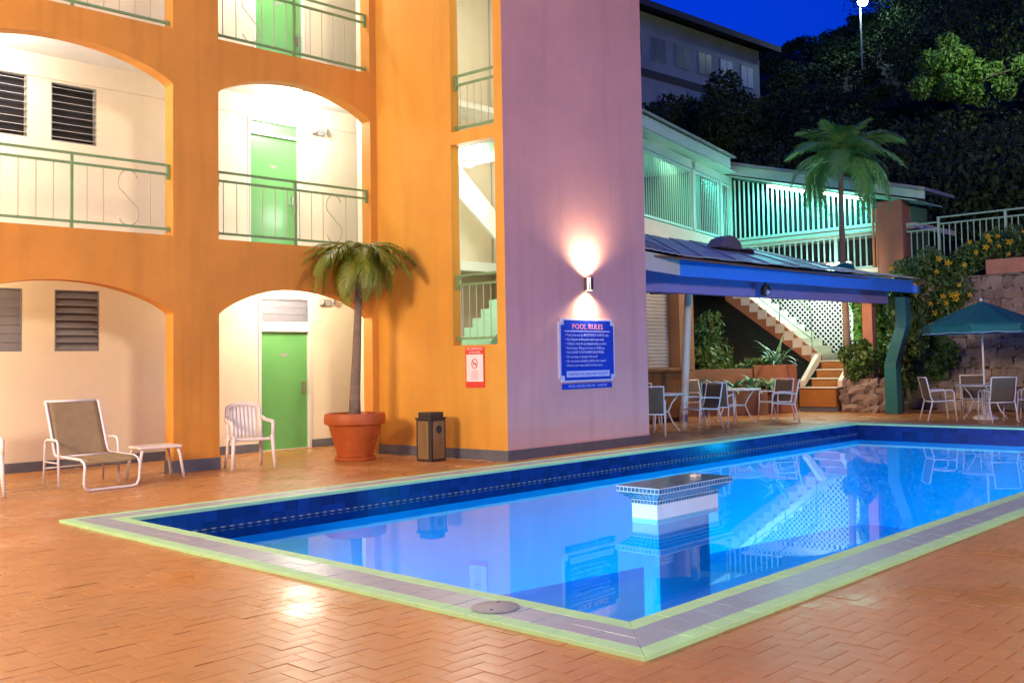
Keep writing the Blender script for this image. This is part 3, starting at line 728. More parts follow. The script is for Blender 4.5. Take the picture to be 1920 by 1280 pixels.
flat('rule_line', 'signtext', [(-0.55, 0.845), (0.55, 0.845), (0.55, 0.858), (-0.55, 0.858)], -0.0385, -0.0361, t)
flat('notice_panel', 'signtext', [(-0.52, 0.15), (0.52, 0.15), (0.52, 0.245), (-0.52, 0.245)], -0.0385, -0.0361, t)
def put_text(body, size, x, z, m_, par, y=-0.0388, align='LEFT', sx=1.0, name='lettering'):
    me = text_mesh(body, size, name, align); me.materials.append(M[m_]); o = inst(me, name, par, (x, y, z), (math.radians(90), 0, 0), (sx, 1, 1)); o['kind'] = 'stuff'; return o
put_text('POOL RULES', 0.115, 0.0, 0.885, 'signtitle', t, align='CENTER', sx=1.15)
lines = ['\u2022 Pool is for use by REGISTERED GUESTS only.', '\u2022 No Diapers in the pool, swim wear only.', '\u2022 Children must be accompanied by an adult.', '\u2022 Pool hours: The pool closes at 10:00 pm.',
         '\u2022 NO GLASS CONTAINERS ALLOWED.', '\u2022 No running or diving in the pool.', '\u2022 Do not leave valuables unattended at pool.', '\u2022 Hotel is not responsible for lost items.']
for k, ln in enumerate(lines): put_text(ln, 0.056, -0.54, 0.775-0.066*k, 'signtext', t, sx=0.98)
put_text('CAUTION: NO LIFEGUARD ON DUTY', 0.055, 0, 0.178, 'signblue', t, align='CENTER', sx=1.02)
put_text('POOL HOURS 9:00 AM - 10:00 PM', 0.06, 0, -0.008, 'signtext', t, y=-0.0208, align='CENTER', sx=1.05)

# no smoking sign on B
bp_ = B(BL-0.605, -0.001, 1.04)
t = thing('no_smoking_sign', 'small red and white no-smoking notice on the orange wall under the stair opening', 'sign', bp_, math.radians(-86))
flat('board', 'signred', [(-0.185, 0.0), (0.185, 0.0), (0.185, 0.59), (-0.185, 0.59)], -0.012, -0.001, t)
flat('white_panel', 'signwhite', [(-0.165, 0.085), (0.165, 0.085), (0.165, 0.48), (-0.165, 0.48)], -0.0145, -0.0121, t)
put_text('NO SMOKING', 0.052, 0, 0.545, 'signwhite', t, y=-0.0135, align='CENTER', sx=0.95)
put_text('IN THIS AREA', 0.04, 0, 0.497, 'signwhite', t, y=-0.0135, align='CENTER', sx=0.95)
g = MB(); ring = [(0.055*math.cos(a), -0.016, 0.345+0.07*math.sin(a)) for a in np.linspace(0, 2*math.pi, 25)[:-1]]
g.tube(ring, 0.006, 6, closed=True); g.tube([(-0.04, -0.016, 0.395), (0.04, -0.016, 0.295)], 0.006, 6); g.build('prohibition_ring', 'signred', t)
g = MB(); g.box(-0.035, 0.035, -0.0165, -0.0146, 0.338, 0.352); g.build('cigarette', 'blackmetal', t)
for k in range(5): flat('text_line', 'signred', [(-0.07, 0.12+0.028*k), (0.07, 0.12+0.028*k), (0.07, 0.126+0.028*k), (-0.07, 0.126+0.028*k)], -0.0165, -0.0146, t)

# ================================================================== FURNITURE ON THE DECK
# square litter bin
bc = (9.46, 11.12)
t = thing('litter_bin', 'square brown wood-panelled litter bin with dark lid by the orange wall', 'litter bin', (bc[0], bc[1], 0), math.radians(4))
g = MB(); g.box(-0.15, 0.15, -0.15, 0.15, 0.0, 0.60); g.build('body', 'bindark', t, bevel=0.006)
for k in range(4):
    a = k*math.pi/2
    g = MB(); g.box(-0.108, 0.108, -0.162, -0.151, 0.035, 0.575); p = g.build('side_panel', 'binwood', t, bevel=0.003); p.rotation_euler = (0, 0, a)
    if k in (0, 1):
        pass
g = MB(); g.lathe([(0.058, -0.01), (0.058, 0.0)], (0, 0, 0), 24); h = g.build('opening', 'dark', t); h.location = (0.0, -0.164, 0.455); h.rotation_euler = (math.radians(90), 0, 0)
g = MB(); g.box(-0.165, 0.165, -0.165, 0.165, 0.60, 0.625); g.box(-0.13, 0.13, -0.13, 0.13, 0.6255, 0.70); g.build('lid', 'bindark', t, bevel=0.008)

# palm fronds
def frond_mesh(name, L, droop, nl, leaf, m_, seed, twist=0.0, rise=0.5):
    r_ = np.random.default_rng(seed); g = MB(); pts = []
    N = 14
    for k in range(N+1):
        u = k/N; x = L*(u-0.22*droop*u**2.4); z = L*(rise*u-0.9*droop*u**2.0)
        pts.append(Vector((x, 0.03*L*math.sin(u*2.5+seed), z)))
    g.tube(pts, 0.012*L/1.0, 5, r1=0.003)
    for k in range(nl):
        u = 0.10+0.90*(k+r_.random()*0.6)/nl; i = min(int(u*N), N-1); fr_ = u*N-i; p = pts[i].lerp(pts[i+1], fr_); d = (pts[i+1]-pts[i]).normalized()
        side = Vector((0, 1, 0)); up = d.cross(side).normalized()*-1
        if up.z < 0: up = -up
        for s_ in (-1, 1):
            ll = leaf*math.sin(math.pi*min(0.97, 0.18+0.80*u))**0.7*(0.8+0.4*r_.random())
            dirv = (side*s_*(0.85+0.2*r_.random())+d*(0.55+0.5*u)+up*(0.30-0.25*r_.random())).normalized()
            w = 0.020*L+0.006; q = [p]; v = dirv.copy(); cur = p.copy()
            for st in range(3):
                cur = cur+v*(ll/3); v = (v+Vector((0, 0, -0.42-0.25*r_.random()))).normalized(); q.append(cur.copy())
            wv = d*w*0.5
            i0 = len(g.v); wid = (0.6, 1.0, 0.75, 0.08)
            for a_, q_ in zip(wid, q): g.v += [tuple(q_-wv*a_), tuple(q_+wv*a_)]
            for st in range(3): g.f.append((i0+2*st, i0+2*st+1, i0+2*st+3, i0+2*st+2))
    me = bpy.data.meshes.new(name); me.from_pydata(g.v, [], g.f); me.update(); me.materials.append(M[m_]); return me
def palm(name, label, base, trunk_pts, r0, r1, fronds, meshes, mtrunk='trunk', cat='palm tree'):
    t = thing(name, label, cat, base)
    g = MB(); g.tube(trunk_pts, r0, 14, r1=r1); tk = g.build('trunk', mtrunk, t, smooth=True)
    g = MB(); top = Vector(trunk_pts[-1])
    g.lathe([(r1*1.1, -0.16), (r1*1.7, -0.06), (r1*1.5, 0.05), (r1*0.6, 0.20)], tuple(top), 12); g.build('crown_shaft', 'frond', t, smooth=True)
    for (az, el, sc_, mi) in fronds:
        o = inst(meshes[mi], 'frond', t, tuple(top+Vector((0, 0, 0.05))), (random.uniform(-0.25, 0.25), -math.radians(el), math.radians(az)), (sc_, sc_, sc_))
    return t
fm = [frond_mesh('frond_a', 1.05, 0.72, 46, 0.36, 'frond', 1, rise=0.36), frond_mesh('frond_b', 1.05, 1.0, 46, 0.36, 'frond', 2, rise=0.46), frond_mesh('frond_c', 1.0, 0.7, 36, 0.32, 'frond', 3, rise=0.25)]
POT = (8.95, 12.25)
t = thing('terracotta_pot', 'big round terracotta plant pot with thick rim on the deck', 'plant pot', (POT[0], POT[1], 0))
g = MB(); g.lathe([(0.25, 0.055), (0.262, 0.06), (0.382, 0.50), (0.392, 0.52), (0.44, 0.53), (0.452, 0.56), (0.448, 0.66), (0.435, 0.69), (0.40, 0.69), (0.39, 0.64), (0.05, 0.62)], (0, 0, 0), 48, cap=False)
g.build('body', 'terracotta', t, smooth='auto')
g = MB(); g.lathe([(0.27, 0.0), (0.30, 0.005), (0.31, 0.045), (0.295, 0.055), (0.25, 0.055)], (0, 0, 0), 40); g.build('saucer', 'terracotta', t, smooth='auto')
g = MB(); g.lathe([(0.395, 0.645), (0.02, 0.655)], (0, 0, 0), 32); g.build('soil', 'soil', t)
for k in range(2):
    g = MB(); ring = [((0.297+0.052*k)*math.cos(a), (0.297+0.052*k)*math.sin(a), 0.18+0.19*k) for a in np.linspace(0, 2*math.pi, 49)[:-1]]
    g.tube(ring, 0.006, 5, closed=True); g.build('moulding', 'terracotta', t, smooth=True)
palm('potted_palm', 'slender potted palm with drooping olive fronds in the terracotta pot', (POT[0], POT[1], 0.65),
     [(0.0, 0.0, -0.03), (0.01, 0.01, 0.25), (0.035, 0.0, 0.8), (0.055, -0.02, 1.4), (0.07, -0.03, 2.0), (0.075, -0.035, 2.38)], 0.092, 0.036,
     [(130, 6, .95, 0), (160, -14, .95, 1), (185, -5, 1.0, 0), (215, -30, .85, 1), (245, -18, 0.8, 1), (282, 2, .85, 1), (310, -8, .95, 0), (335, 8, .95, 0), (5, -18, .80, 1), (45, -6, .85, 1), (90, 4, .9, 0), (112, -34, 0.85, 1), (150, 24, 0.85, 2), (320, 30, 0.7, 2), (228, 26, .65, 2), (178, -48, 0.85, 1), (265, -48, 0.8, 1), (145, -22, 0.9, 1), (200, -40, 0.9, 1), (325, -28, 0.9, 1), (295, -38, .8, 1), (20, 12, .85, 0), (70, -24, .8, 1), (240, 4, .8, 0)], fm)

# lounge chair
t = thing('lounge_chair', 'white-framed reclining lounge chair with tan sling in the left arch', 'lounge chair', (5.13, 12.50, 0), math.radians(1))
# local: foot end at y=-0.6, back at +y
g = MB()
def rail_path(x): return [(x, -0.72, 0.33), (x, -0.62, 0.365), (x, 0.05, 0.375), (x, 0.10, 0.40), (x, 0.24, 0.72), (x, 0.36, 0.985), (x, 0.395, 1.02)]
for x in (-0.32, 0.32): g.tube(rail_path(x), 0.017, 8)
g.tube([(-0.32, 0.395, 1.02), (0.32, 0.395, 1.02)], 0.016, 8); g.tube([(-0.32, -0.05, 0.372), (0.32, -0.05, 0.372)], 0.012, 8); g.build('frame', 'tube', t, smooth=True)
g = MB(); g.tube([(-0.32, -0.72, 0.33), (-0.325, -0.745, 0.28), (-0.325, -0.72, 0.09), (-0.30, -0.71, 0.03), (-0.24, -0.705, 0.017), (0.24, -0.705, 0.017), (0.30, -0.71, 0.03), (0.325, -0.72, 0.09), (0.325, -0.745, 0.28), (0.32, -0.72, 0.33)], 0.016, 8); g.build('foot_loop', 'tube', t, smooth=True)
for x in (-0.36, 0.36):
    g = MB(); g.tube([(x, -0.12, 0.012), (x, -0.09, 0.52), (x, -0.06, 0.56), (x, 0.0, 0.57), (x, 0.22, 0.565), (x, 0.27, 0.55), (x, 0.285, 0.50), (x, 0.33, 0.012)], 0.015, 8); g.build('arm', 'tube', t, smooth=True)
    g = MB(); g.tube([(x, -0.105, 0.30), (x, 0.305, 0.30)], 0.010, 6); g.build('brace', 'tube', t, smooth=True)
g = MB(); g.tube([(-0.36, 0.31, 0.22), (0.36, 0.31, 0.22)], 0.010, 6); g.build('cross_bar', 'tube', t, smooth=True)
g = MB(); NS = 26; path = [Vector(p) for p in rail_path(0)]
def along(path, n_):
    L = [0]
    for k in range(len(path)-1): L.append(L[-1]+(path[k+1]-path[k]).length)
    out_ = []
    for k in range(n_+1):
        d = L[-1]*k/n_; i = max(j for j in range(len(L)-1) if L[j] <= d+1e-9); out_.append(path[i].lerp(path[i+1], (d-L[i])/(L[i+1]-L[i])))
    return out_
def sling(g, path, hw, sag, th_=0.006):
    pts = along(path, NS); M_ = 8; i0 = len(g.v)
    for p_ in pts:
        for j in range(M_+1):
            u = j/M_*2-1; g.v.append((hw*u, p_.y, p_.z-sag*(1-u*u)+0.008))
    for k in range(NS):
        for j in range(M_): a = i0+k*(M_+1)+j; g.f.append((a, a+1, a+M_+2, a+M_+1))
sling(g, path, 0.312, 0.018); so = g.build('sling', 'slingtan', t, smooth=True); md = so.modifiers.new('th', 'SOLIDIFY'); md.thickness = 0.006

# small white side table
t = thing('side_table', 'small white plastic side table in front of the orange pier', 'side table', (6.02, 12.52, 0), math.radians(-6))
g = MB(); g.box(-0.27, 0.27, -0.22, 0.22, 0.385, 0.42); g.build('table_top', 'plastic', t, bevel=0.014)
for sx in (-1, 1):
    for sy in (-1, 1):
        g = MB(); g.tube([(sx*0.22, sy*0.175, 0.39), (sx*0.245, sy*0.195, 0.30), (sx*0.285, sy*0.225, 0.0)], 0.019, 8); g.build('leg', 'plastic', t, smooth=True)

# white resin armchair
def resin_chair(label, loc, rz):
    t = thing('resin_armchair', label, 'chair', loc, rz, 'white resin armchairs')
    # faces -y
    g = MB(); pts = [(-0.235, -0.24, 0.43), (0.235, -0.24, 0.43), (0.215, 0.19, 0.40), (-0.215, 0.19, 0.40)]
    nx_, ny_ = 10, 10
    for j in range(ny_+1):
        for i in range(nx_+1):
            u, v = i/nx_, j/ny_; w_ = 0.245-0.03*v; g.v.append(((u*2-1)*w_, -0.25+0.45*v, 0.435-0.035*v-0.018*math.sin(math.pi*u)*math.sin(math.pi*min(1, v*1.1))-(0.03*(1-v/0.15)**2 if v < 0.15 else 0)))
    for j in range(ny_):
        for i in range(nx_): a = j*(nx_+1)+i; g.f.append((a, a+1, a+nx_+2, a+nx_+1))
    o = g.build('seat', 'plastic', t, smooth=True); md = o.modifiers.new('th', 'SOLIDIFY'); md.thickness = 0.022
    # back: arched top, vertical slats
    def back_pt(u, z):  # u -1..1
        lean = (z-0.40)*0.26; return (u*(0.225+0.03*(z-0.4)), 0.185+lean-0.05*(1-u*u)*-1*0.6+0.0, z)
    zt_ = lambda u: 0.80+0.075*math.sqrt(max(0, 1-(u*0.98)**2))
    for k in range(7):
        u0 = -0.80+1.6*k/7+0.008; u1 = -0.80+1.6*(k+1)/7-0.008; g = MB()
        seg = 6
        for m2 in range(seg+1):
            f_ = m2/seg
            for u in (u0, u1):
                z = 0.41+(zt_(u)-0.02-0.41)*f_; g.v.append(back_pt(u, z))
        for m2 in range(seg): a = 2*m2; g.f.append((a, a+1, a+3, a+2))
        o = g.build('back_slat', 'plastic', t, smooth=True); md = o.modifiers.new('th', 'SOLIDIFY'); md.thickness = 0.012
    rim = [back_pt(-1, 0.42), back_pt(-1.0, 0.6), back_pt(-0.99, 0.74)]+[back_pt(u, zt_(u)) for u in np.linspace(-0.93, 0.93, 15)]+[back_pt(0.99, 0.74), back_pt(1.0, 0.6), back_pt(1, 0.42)]
    g = MB(); g.tube(rim, 0.026, 8); g.build('back_rim', 'plastic', t, smooth=True)
    for s_ in (-1, 1):
        g = MB(); g.tube([(s_*0.235, 0.215, 0.70), (s_*0.275, 0.15, 0.655), (s_*0.285, 0.0, 0.645), (s_*0.285, -0.17, 0.64), (s_*0.28, -0.235, 0.625), (s_*0.275, -0.25, 0.58), (s_*0.27, -0.255, 0.42)], 0.026, 8); g.build('arm', 'plastic', t, smooth=True)
        g = MB(); g.tube([(s_*0.262, -0.255, 0.46), (s_*0.275, -0.265, 0.22), (s_*0.29, -0.285, 0.0)], 0.030, 8, r1=0.021); g.build('leg', 'plastic', t, smooth=True)
        g = MB(); g.tube([(s_*0.225, 0.19, 0.45), (s_*0.235, 0.235, 0.22), (s_*0.25, 0.29, 0.0)], 0.028, 8, r1=0.02); g.build('leg', 'plastic', t, smooth=True)
    return t
resin_chair('white resin armchair between the pier and the ground floor green door', (7.40, 12.60, 0), math.radians(-16))
resin_chair('white resin armchair cut off by the left edge of the photo', (3.80, 12.42, 0), math.radians(2))

# pool lamps, fountain block, skimmer lid
def pool_lamp(p, d, power, label, show=True):
    t = thing('pool_lamp', label, 'pool light', p)
    q = Vector(d).to_track_quat('Z', 'Y').to_euler(); t.rotation_euler = q
    g = MB(); g.lathe([(0.14, 0.0), (0.145, 0.02), (0.11, 0.028), (0.11, 0.0)], (0, 0, 0), 24); g.build('rim', 'steel', t, smooth='auto')
    g = MB(); g.lathe([(0.105, 0.012), (0.08, 0.03), (0.02, 0.036)], (0, 0, 0), 24); g.build('lens', 'poolglow', t, smooth=True)
    light('pool_light', 'SPOT', (0, 0, 0.06), power, POOLC, t, radius=0.10, rot=(math.pi, 0, 0), spot=math.radians(112), blend=1.0)
    return t
pool_lamp((PX0+.002, 4.9, -0.75), (1, 0, -0.50), 2300, 'underwater lamp in the short pool wall nearest the viewpoint')
pool_lamp((PX0+.002, 7.6, -0.75), (1, 0, -0.50), 2000, 'underwater lamp in the short pool wall below the lounge chair')
pool_lamp((6.4, PY0+.002, -0.70), (-0.1, 1, -0.85), 1100, 'added underwater lamp in the near pool wall by the shallow end')  # added to brighten the shallow pool floor
pool_lamp((11.4, PY0+.002, -0.85), (0.1, 1, -0.55), 1700, 'underwater lamp in the middle of the near pool wall')
pool_lamp((15.2, PY0+.002, -0.80), (0.2, 1, -0.60), 1900, 'underwater lamp in the near pool wall by the deep end')
pool_lamp((17.6, PY0+.002, -0.60), (0.12, 1, 0.0), 800, 'added underwater lamp in the near pool wall aimed out at the canopy fascia')  # added to throw blue pool light on the canopy fascia
pool_lamp((PX1-.002, 5.9, -0.48), (-1, 0, -0.65), 900, 'glowing underwater lamp in the far pool wall below the umbrella table')

# fountain block
FX0, FX1, FY0, FY1 = 8.06, 9.16, 6.04, 6.36
t = thing('fountain_block', 'white plastered block with flared blue mosaic tile cap standing in the pool', 'pool feature', (8.61, 6.2, -0.20))
lx, ly = (FX1-FX0)/2, (FY1-FY0)/2
g = MB(); g.box(-lx+.10, lx-.10, -ly+.06, ly-.06, -1.5, -0.05); g.build('footing', 'footing', t)
g = MB(); g.box(-lx, lx, -ly, ly, -0.0495, 0.143); g.build('plinth', 'island', t, bevel=0.008)
def ringpts(ex, z): return [(-lx-ex, -ly-ex, z), (lx+ex, -ly-ex, z), (lx+ex, ly+ex, z), (-lx-ex, ly+ex, z)]
g = MB(); g.hexa(ringpts(0.003, 0.1435), ringpts(0.003, 0.186)); g.hexa(ringpts(0.003, 0.1865), ringpts(0.10, 0.268)); g.hexa(ringpts(0.11, 0.2685), ringpts(0.11, 0.326)); core = g.build('cap_core', 'tilewhite', t)
tl = MB()
def band(ex0, z0, ex1, z1, nx_, ny_, nz_):
    a, c = ringpts(ex0, z0), ringpts(ex1, z1)
    for k in range(4):
        p0, p1, q0, q1 = Vector(a[k]), Vector(a[(k+1) % 4]), Vector(c[k]), Vector(c[(k+1) % 4]); nn = nx_ if k % 2 == 0 else ny_
        nrm = (p1-p0).cross(q0-p0).normalized()
        for i in range(nn):
            for j in range(nz_):
                f = lambda u, v: (p0.lerp(p1, u)).lerp(q0.lerp(q1, u), v)
                m_u, m_v = 0.10/nn, 0.12/nz_
                u0, u1, v0, v1 = i/nn+m_u, (i+1)/nn-m_u, j/nz_+m_v, (j+1)/nz_-m_v
                tl.prism([f(u0, v0), f(u1, v0), f(u1, v1), f(u0, v1)], nrm*0.003)
band(0.003, 0.146, 0.003, 0.185, 24, 8, 1); band(0.003, 0.189, 0.10, 0.266, 24, 8, 3); band(0.11, 0.272, 0.11, 0.323, 27, 11, 1)
for i in range(26):
    for j in range(11):
        x0 = -lx-.11+(2*lx+.22)*(i+.06)/26; x1 = -lx-.11+(2*lx+.22)*(i+.94)/26; y0 = -ly-.11+(2*ly+.22)*(j+.06)/11; y1 = -ly-.11+(2*ly+.22)*(j+.94)/11
        tl.prism([(x0, y0, .3261), (x1, y0, .3261), (x1, y1, .3261), (x0, y1, .3261)], (0, 0, 0.003))
tag(tl.build('mosaic_tiles', 'tileblue', t), kind='stuff')
g = MB(); g.box(0.30, 0.40, -0.05, 0.03, 0.330, 0.36); g.build('spout', 'island', t, bevel=0.006)
t = thing('skimmer_lid', 'round grey skimmer lid set in the near pool coping', 'lid', (3.93, 4.09, 0.029))
g = MB(); g.lathe([(0.135, 0), (0.135, 0.006), (0.128, 0.009), (0.01, 0.009)], (0, 0, 0), 36); g.build('disc', 'poollid', t, smooth='auto')
for a in (0.6, 3.7):
    g = MB(); g.lathe([(0.011, 0.0092), (0.011, 0.0102)], (0.085*math.cos(a), 0.085*math.sin(a), 0), 10); g.build('finger_hole', 'dark', t)

# ---------------------------------------------------------------- dining sets
def sling_chair(sm):
    t = thing('patio_chair', 'x', 'chair')     # faces -y
    g = MB()
    side = [(0, -0.24, 0.40), (0, -0.20, 0.425), (0, 0.0, 0.41), (0, 0.19, 0.40), (0, 0.24, 0.46), (0, 0.33, 0.88), (0, 0.345, 0.905)]
    for s_ in (-0.255, 0.255):
        g = MB(); g.tube([(s_, y, z) for _, y, z in side], 0.015, 6); g.build('side_rail', 'tube', t, smooth=True)
        g = MB(); g.tube([(s_*1.04, -0.27, 0.0), (s_*1.04, -0.235, 0.40), (s_*1.04, -0.225, 0.60), (s_*1.04, -0.19, 0.635), (s_*1.04, 0.0, 0.635), (s_*1.04, 0.22, 0.62), (s_*1.03, 0.27, 0.60)], 0.015, 6); g.build('front_leg', 'tube', t, smooth=True)
        g = MB(); g.tube([(s_*1.04, 0.33, 0.0), (s_*1.04, 0.23, 0.36), (s_*1.02, 0.22, 0.44)], 0.015, 6); g.build('rear_leg', 'tube', t, smooth=True)
    for (y, z) in ((-0.24, 0.40), (0.345, 0.905), (0.235, 0.40)):
        g = MB(); g.tube([(-0.255, y, z), (0.255, y, z)], 0.013, 6); g.build('cross_rail', 'tube', t, smooth=True)
    g = MB(); sling(g, [Vector(p) for p in side[1:6]], 0.243, 0.015); o = g.build('sling', sm, t, smooth=True); md = o.modifiers.new('th', 'SOLIDIFY'); md.thickness = 0.006
    return t
proto = sling_chair('slingdark'); _first = [True]
def chair(x, y, facing, label):
    rz = math.radians(facing)+math.pi/2
    if _first[0]: _first[0] = False; c = proto; c.location = (x, y, 0); c.rotation_euler = (0, 0, rz); c["label"] = label
    else: c = dup(proto, loc=(x, y, 0), rz=rz, label=label)
    c["group"] = 'white patio chairs around the tables'
    return c
def round_table(x, y, label, hole=False):
    t = thing('patio_table', label, 'table', (x, y, 0), group='round white patio tables')
    g = MB(); g.lathe([(0.0, 0.70), (0.56, 0.70), (0.575, 0.708), (0.575, 0.722), (0.56, 0.73), (0.0, 0.73)], (0, 0, 0), 40, cap=False); g.build('table_top', 'tube', t, smooth='auto')
    for k in range(4):
        a = k*math.pi/2+0.5; ca, sa = math.cos(a), math.sin(a)
        g = MB(); g.tube([(0.42*ca, 0.42*sa, 0.70), (0.30*ca, 0.30*sa, 0.55), (0.22*ca, 0.22*sa, 0.38), (0.30*ca, 0.30*sa, 0.18), (0.44*ca, 0.44*sa, 0.0)], 0.017, 6); g.build('leg', 'tube', t, smooth=True)
    g = MB(); g.tube([(0.225*math.cos(a), 0.225*math.sin(a), 0.38) for a in np.linspace(0, 2*math.pi, 25)[:-1]], 0.012, 6, closed=True); g.build('ring_brace', 'tube', t, smooth=True)
    return t
round_table(15.75, 11.75, 'round white patio table half hidden behind the mauve tower')
chair(14.75, 11.15, 35, 'taupe-backed patio chair seen from behind right beside the mauve tower')
chair(16.15, 12.35, 235, 'patio chair beyond the table that is half hidden by the tower')
chair(16.55, 11.25, 160, 'patio chair seen from the side between the two tables under the canopy')
round_table(18.55, 11.75, 'round white patio table under the middle of the blue-edged canopy')
chair(17.45, 11.45, 20, 'tan-looking patio chair on the near left of the middle canopy table')
chair(19.05, 10.85, 120, 'purple-lit patio chair with its back to the pool at the middle table')
chair(19.75, 11.45, 170, 'patio chair at the middle table nearest the staircase')
chair(18.9, 12.85, 260, 'patio chair on the far side of the middle canopy table')
round_table(21.85, 7.65, 'round white patio table with the teal umbrella through it')
chair(21.15, 8.35, -50, 'patio chair in profile on the left of the umbrella table')
chair(21.1, 7.15, 45, 'blue-lit patio chair with its back to the pool at the umbrella table')
chair(22.65, 8.15, 205, 'patio chair behind the umbrella table in front of the stone wall')
chair(22.0, 6.75, 100, 'patio chair at the umbrella table cut by the right edge of the photo')

def umbrella(p, ztop, R_, label, rz):
    t = thing('patio_umbrella', label, 'umbrella', p, rz, 'teal patio umbrellas')
    g = MB(); g.tube([(0, 0, 0.0), (0, 0, ztop-0.02)], 0.021, 10); g.build('pole', 'tube', t, smooth=True)
    g = MB(); g.lathe([(0.26, 0.0), (0.26, 0.03), (0.20, 0.07), (0.05, 0.10), (0.04, 0.28)], (0, 0, 0), 24); g.build('base', 'plastic', t, smooth='auto')
    g = MB(); g.lathe([(0.03, 0), (0.035, 0.03), (0.015, 0.07)], (0, 0, ztop), 10); g.build('finial', 'tube', t, smooth=True)
    zr = ztop-0.52
    for k in range(8):
        a0, a1 = k*math.pi/4, (k+1)*math.pi/4; g = MB(); n_ = 6; i0 = 0; mid_ = (a0+a1)/2
        for j in range(n_+1):
            f = j/n_; r = R_*f; z = ztop-(ztop-zr)*(f**1.08)
            for q in range(5):
                u = q/4; a = a0+(a1-a0)*u; e0 = Vector((r*math.cos(a0), r*math.sin(a0), 0)).lerp(Vector((r*math.cos(a1), r*math.sin(a1), 0)), u)
                g.v.append((e0.x, e0.y, z-0.05*f*math.sin(math.pi*u)))
        for j in range(n_):
            for q in range(4): c_ = j*5+q; g.f.append((c_, c_+1, c_+6, c_+5))
        o = g.build('canopy_panel', 'umbrella', t, smooth=True); md = o.modifiers.new('th', 'SOLIDIFY'); md.thickness = 0.004
        v = MB(); 
        for q in range(5):
            u = q/4; e0 = Vector((R_*math.cos(a0), R_*math.sin(a0), 0)).lerp(Vector((R_*math.cos(a1), R_*math.sin(a1), 0)), u); z = zr-0.05*math.sin(math.pi*u)
            v.v += [(e0.x, e0.y, z), (e0.x*1.005, e0.y*1.005, z-0.13-0.03*math.cos(math.pi*u*2))]
        for q in range(4): v.f.append((2*q, 2*q+1, 2*q+3, 2*q+2))
        v.build('valance', 'umbrella', t)
        g = MB(); g.tube([(v.v[2*q+1][0], v.v[2*q+1][1], v.v[2*q+1][2]) for q in range(5)], 0.007, 5); g.build('hem', 'umbrella_edge', t)
        g = MB(); g.tube([(0, 0, ztop-0.03), (R_*math.cos(a0), R_*math.sin(a0), zr-0.012)], 0.008, 5); g.build('rib', 'tube', t)
        g = MB(); g.tube([(0, 0, ztop-0.62), (R_*.5*math.cos(a0), R_*.5*math.sin(a0), ztop-0.28)], 0.007, 5); g.build('strut', 'tube', t)
    return t
umbrella((21.85, 7.65, 0), 2.50, 1.22, 'open teal octagonal umbrella over the table by the stone wall', math.radians(10))
umbrella((23.55, 6.55, 0), 2.52, 1.25, 'second teal umbrella behind, cut by the right edge of the photo', math.radians(30))

# ================================================================== CANOPY BAR
canopy = thing('bar_canopy', 'open bar pavilion with blue-lit fascia and weathered sheet roof beside the mauve tower', 'pavilion', (18, 11, 0))
def at(bb, name, m_, root, **k):
    org = Vector(root.location); bb.v = [tuple(Vector(p)-org) for p in bb.v]; return bb.build(name, m_, root, **k)
def at2(bb, name, m_, part, **k):
    org = Vector(part.parent.location); bb.v = [tuple(Vector(p)-org) for p in bb.v]; return bb.build(name, m_, part, **k)
f0, f1, f2 = Vector((13.60, 10.32, 0)), Vector((15.05, 10.62, 0)), Vector((24.30, 10.12, 0))
def slab(p, q, z0, z1, th_, z0b=None, z1b=None):
    g = MB(); d = (q-p).normalized(); nrm = Vector((-d.y, d.x, 0))*th_
    z0b = z0 if z0b is None else z0b; z1b = z1 if z1b is None else z1b
    g.hexa([(p.x, p.y, z0), (q.x, q.y, z0b), (q.x+nrm.x, q.y+nrm.y, z0b), (p.x+nrm.x, p.y+nrm.y, z0)], [(p.x, p.y, z1), (q.x, q.y, z1b), (q.x+nrm.x, q.y+nrm.y, z1b), (p.x+nrm.x, p.y+nrm.y, z1)]); return g
at(slab(f0, f1-Vector((0.004, 0, 0)), 2.93, 3.25, 0.05), 'side_fascia', 'step', canopy)
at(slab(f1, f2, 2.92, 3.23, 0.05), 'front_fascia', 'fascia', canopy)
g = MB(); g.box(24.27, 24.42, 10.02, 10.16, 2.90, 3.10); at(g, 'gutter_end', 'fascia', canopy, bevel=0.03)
# roof sheets (standing seams)
def roof_pt(u, v):   # u along front edge, v up slope
    F_ = [Vector((13.5, 10.22, 3.27)), Vector((15.05, 10.52, 3.27)), Vector((20.5, 10.22, 3.26)), Vector((24.4, 9.98, 3.25))]
    T_ = [Vector((13.5, 13.6, 4.30)), Vector((18.2, 13.4, 4.14)), Vector((21.0, 12.6, 3.98)), Vector((23.5, 11.0, 3.36))]
    def ev(L, u):
        u = u*3; i = min(int(u), 2); return L[i].lerp(L[i+1], u-i)
    return ev(F_, u).lerp(ev(T_, u), v)
nS = 30
for k in range(nS):
    g = MB(); u0, u1 = k/nS, (k+1)/nS; lap = 0.012*(k % 2)
    up = Vector((0, 0, 0.02))
    for a, c, hh in ((u0, u0+(u1-u0)*0.12, 0.012), (u0+(u1-u0)*0.12, u1, 0.0)):
        q = [roof_pt(a, 0), roof_pt(c, 0), roof_pt(c, 1), roof_pt(a, 1)]
        g.hexa([tuple(p+Vector((0, 0, lap))) for p in q], [tuple(p+Vector((0, 0, 0.02+hh+lap))) for p in q])
    at(g, 'roof_sheet', 'roofmetal', canopy)
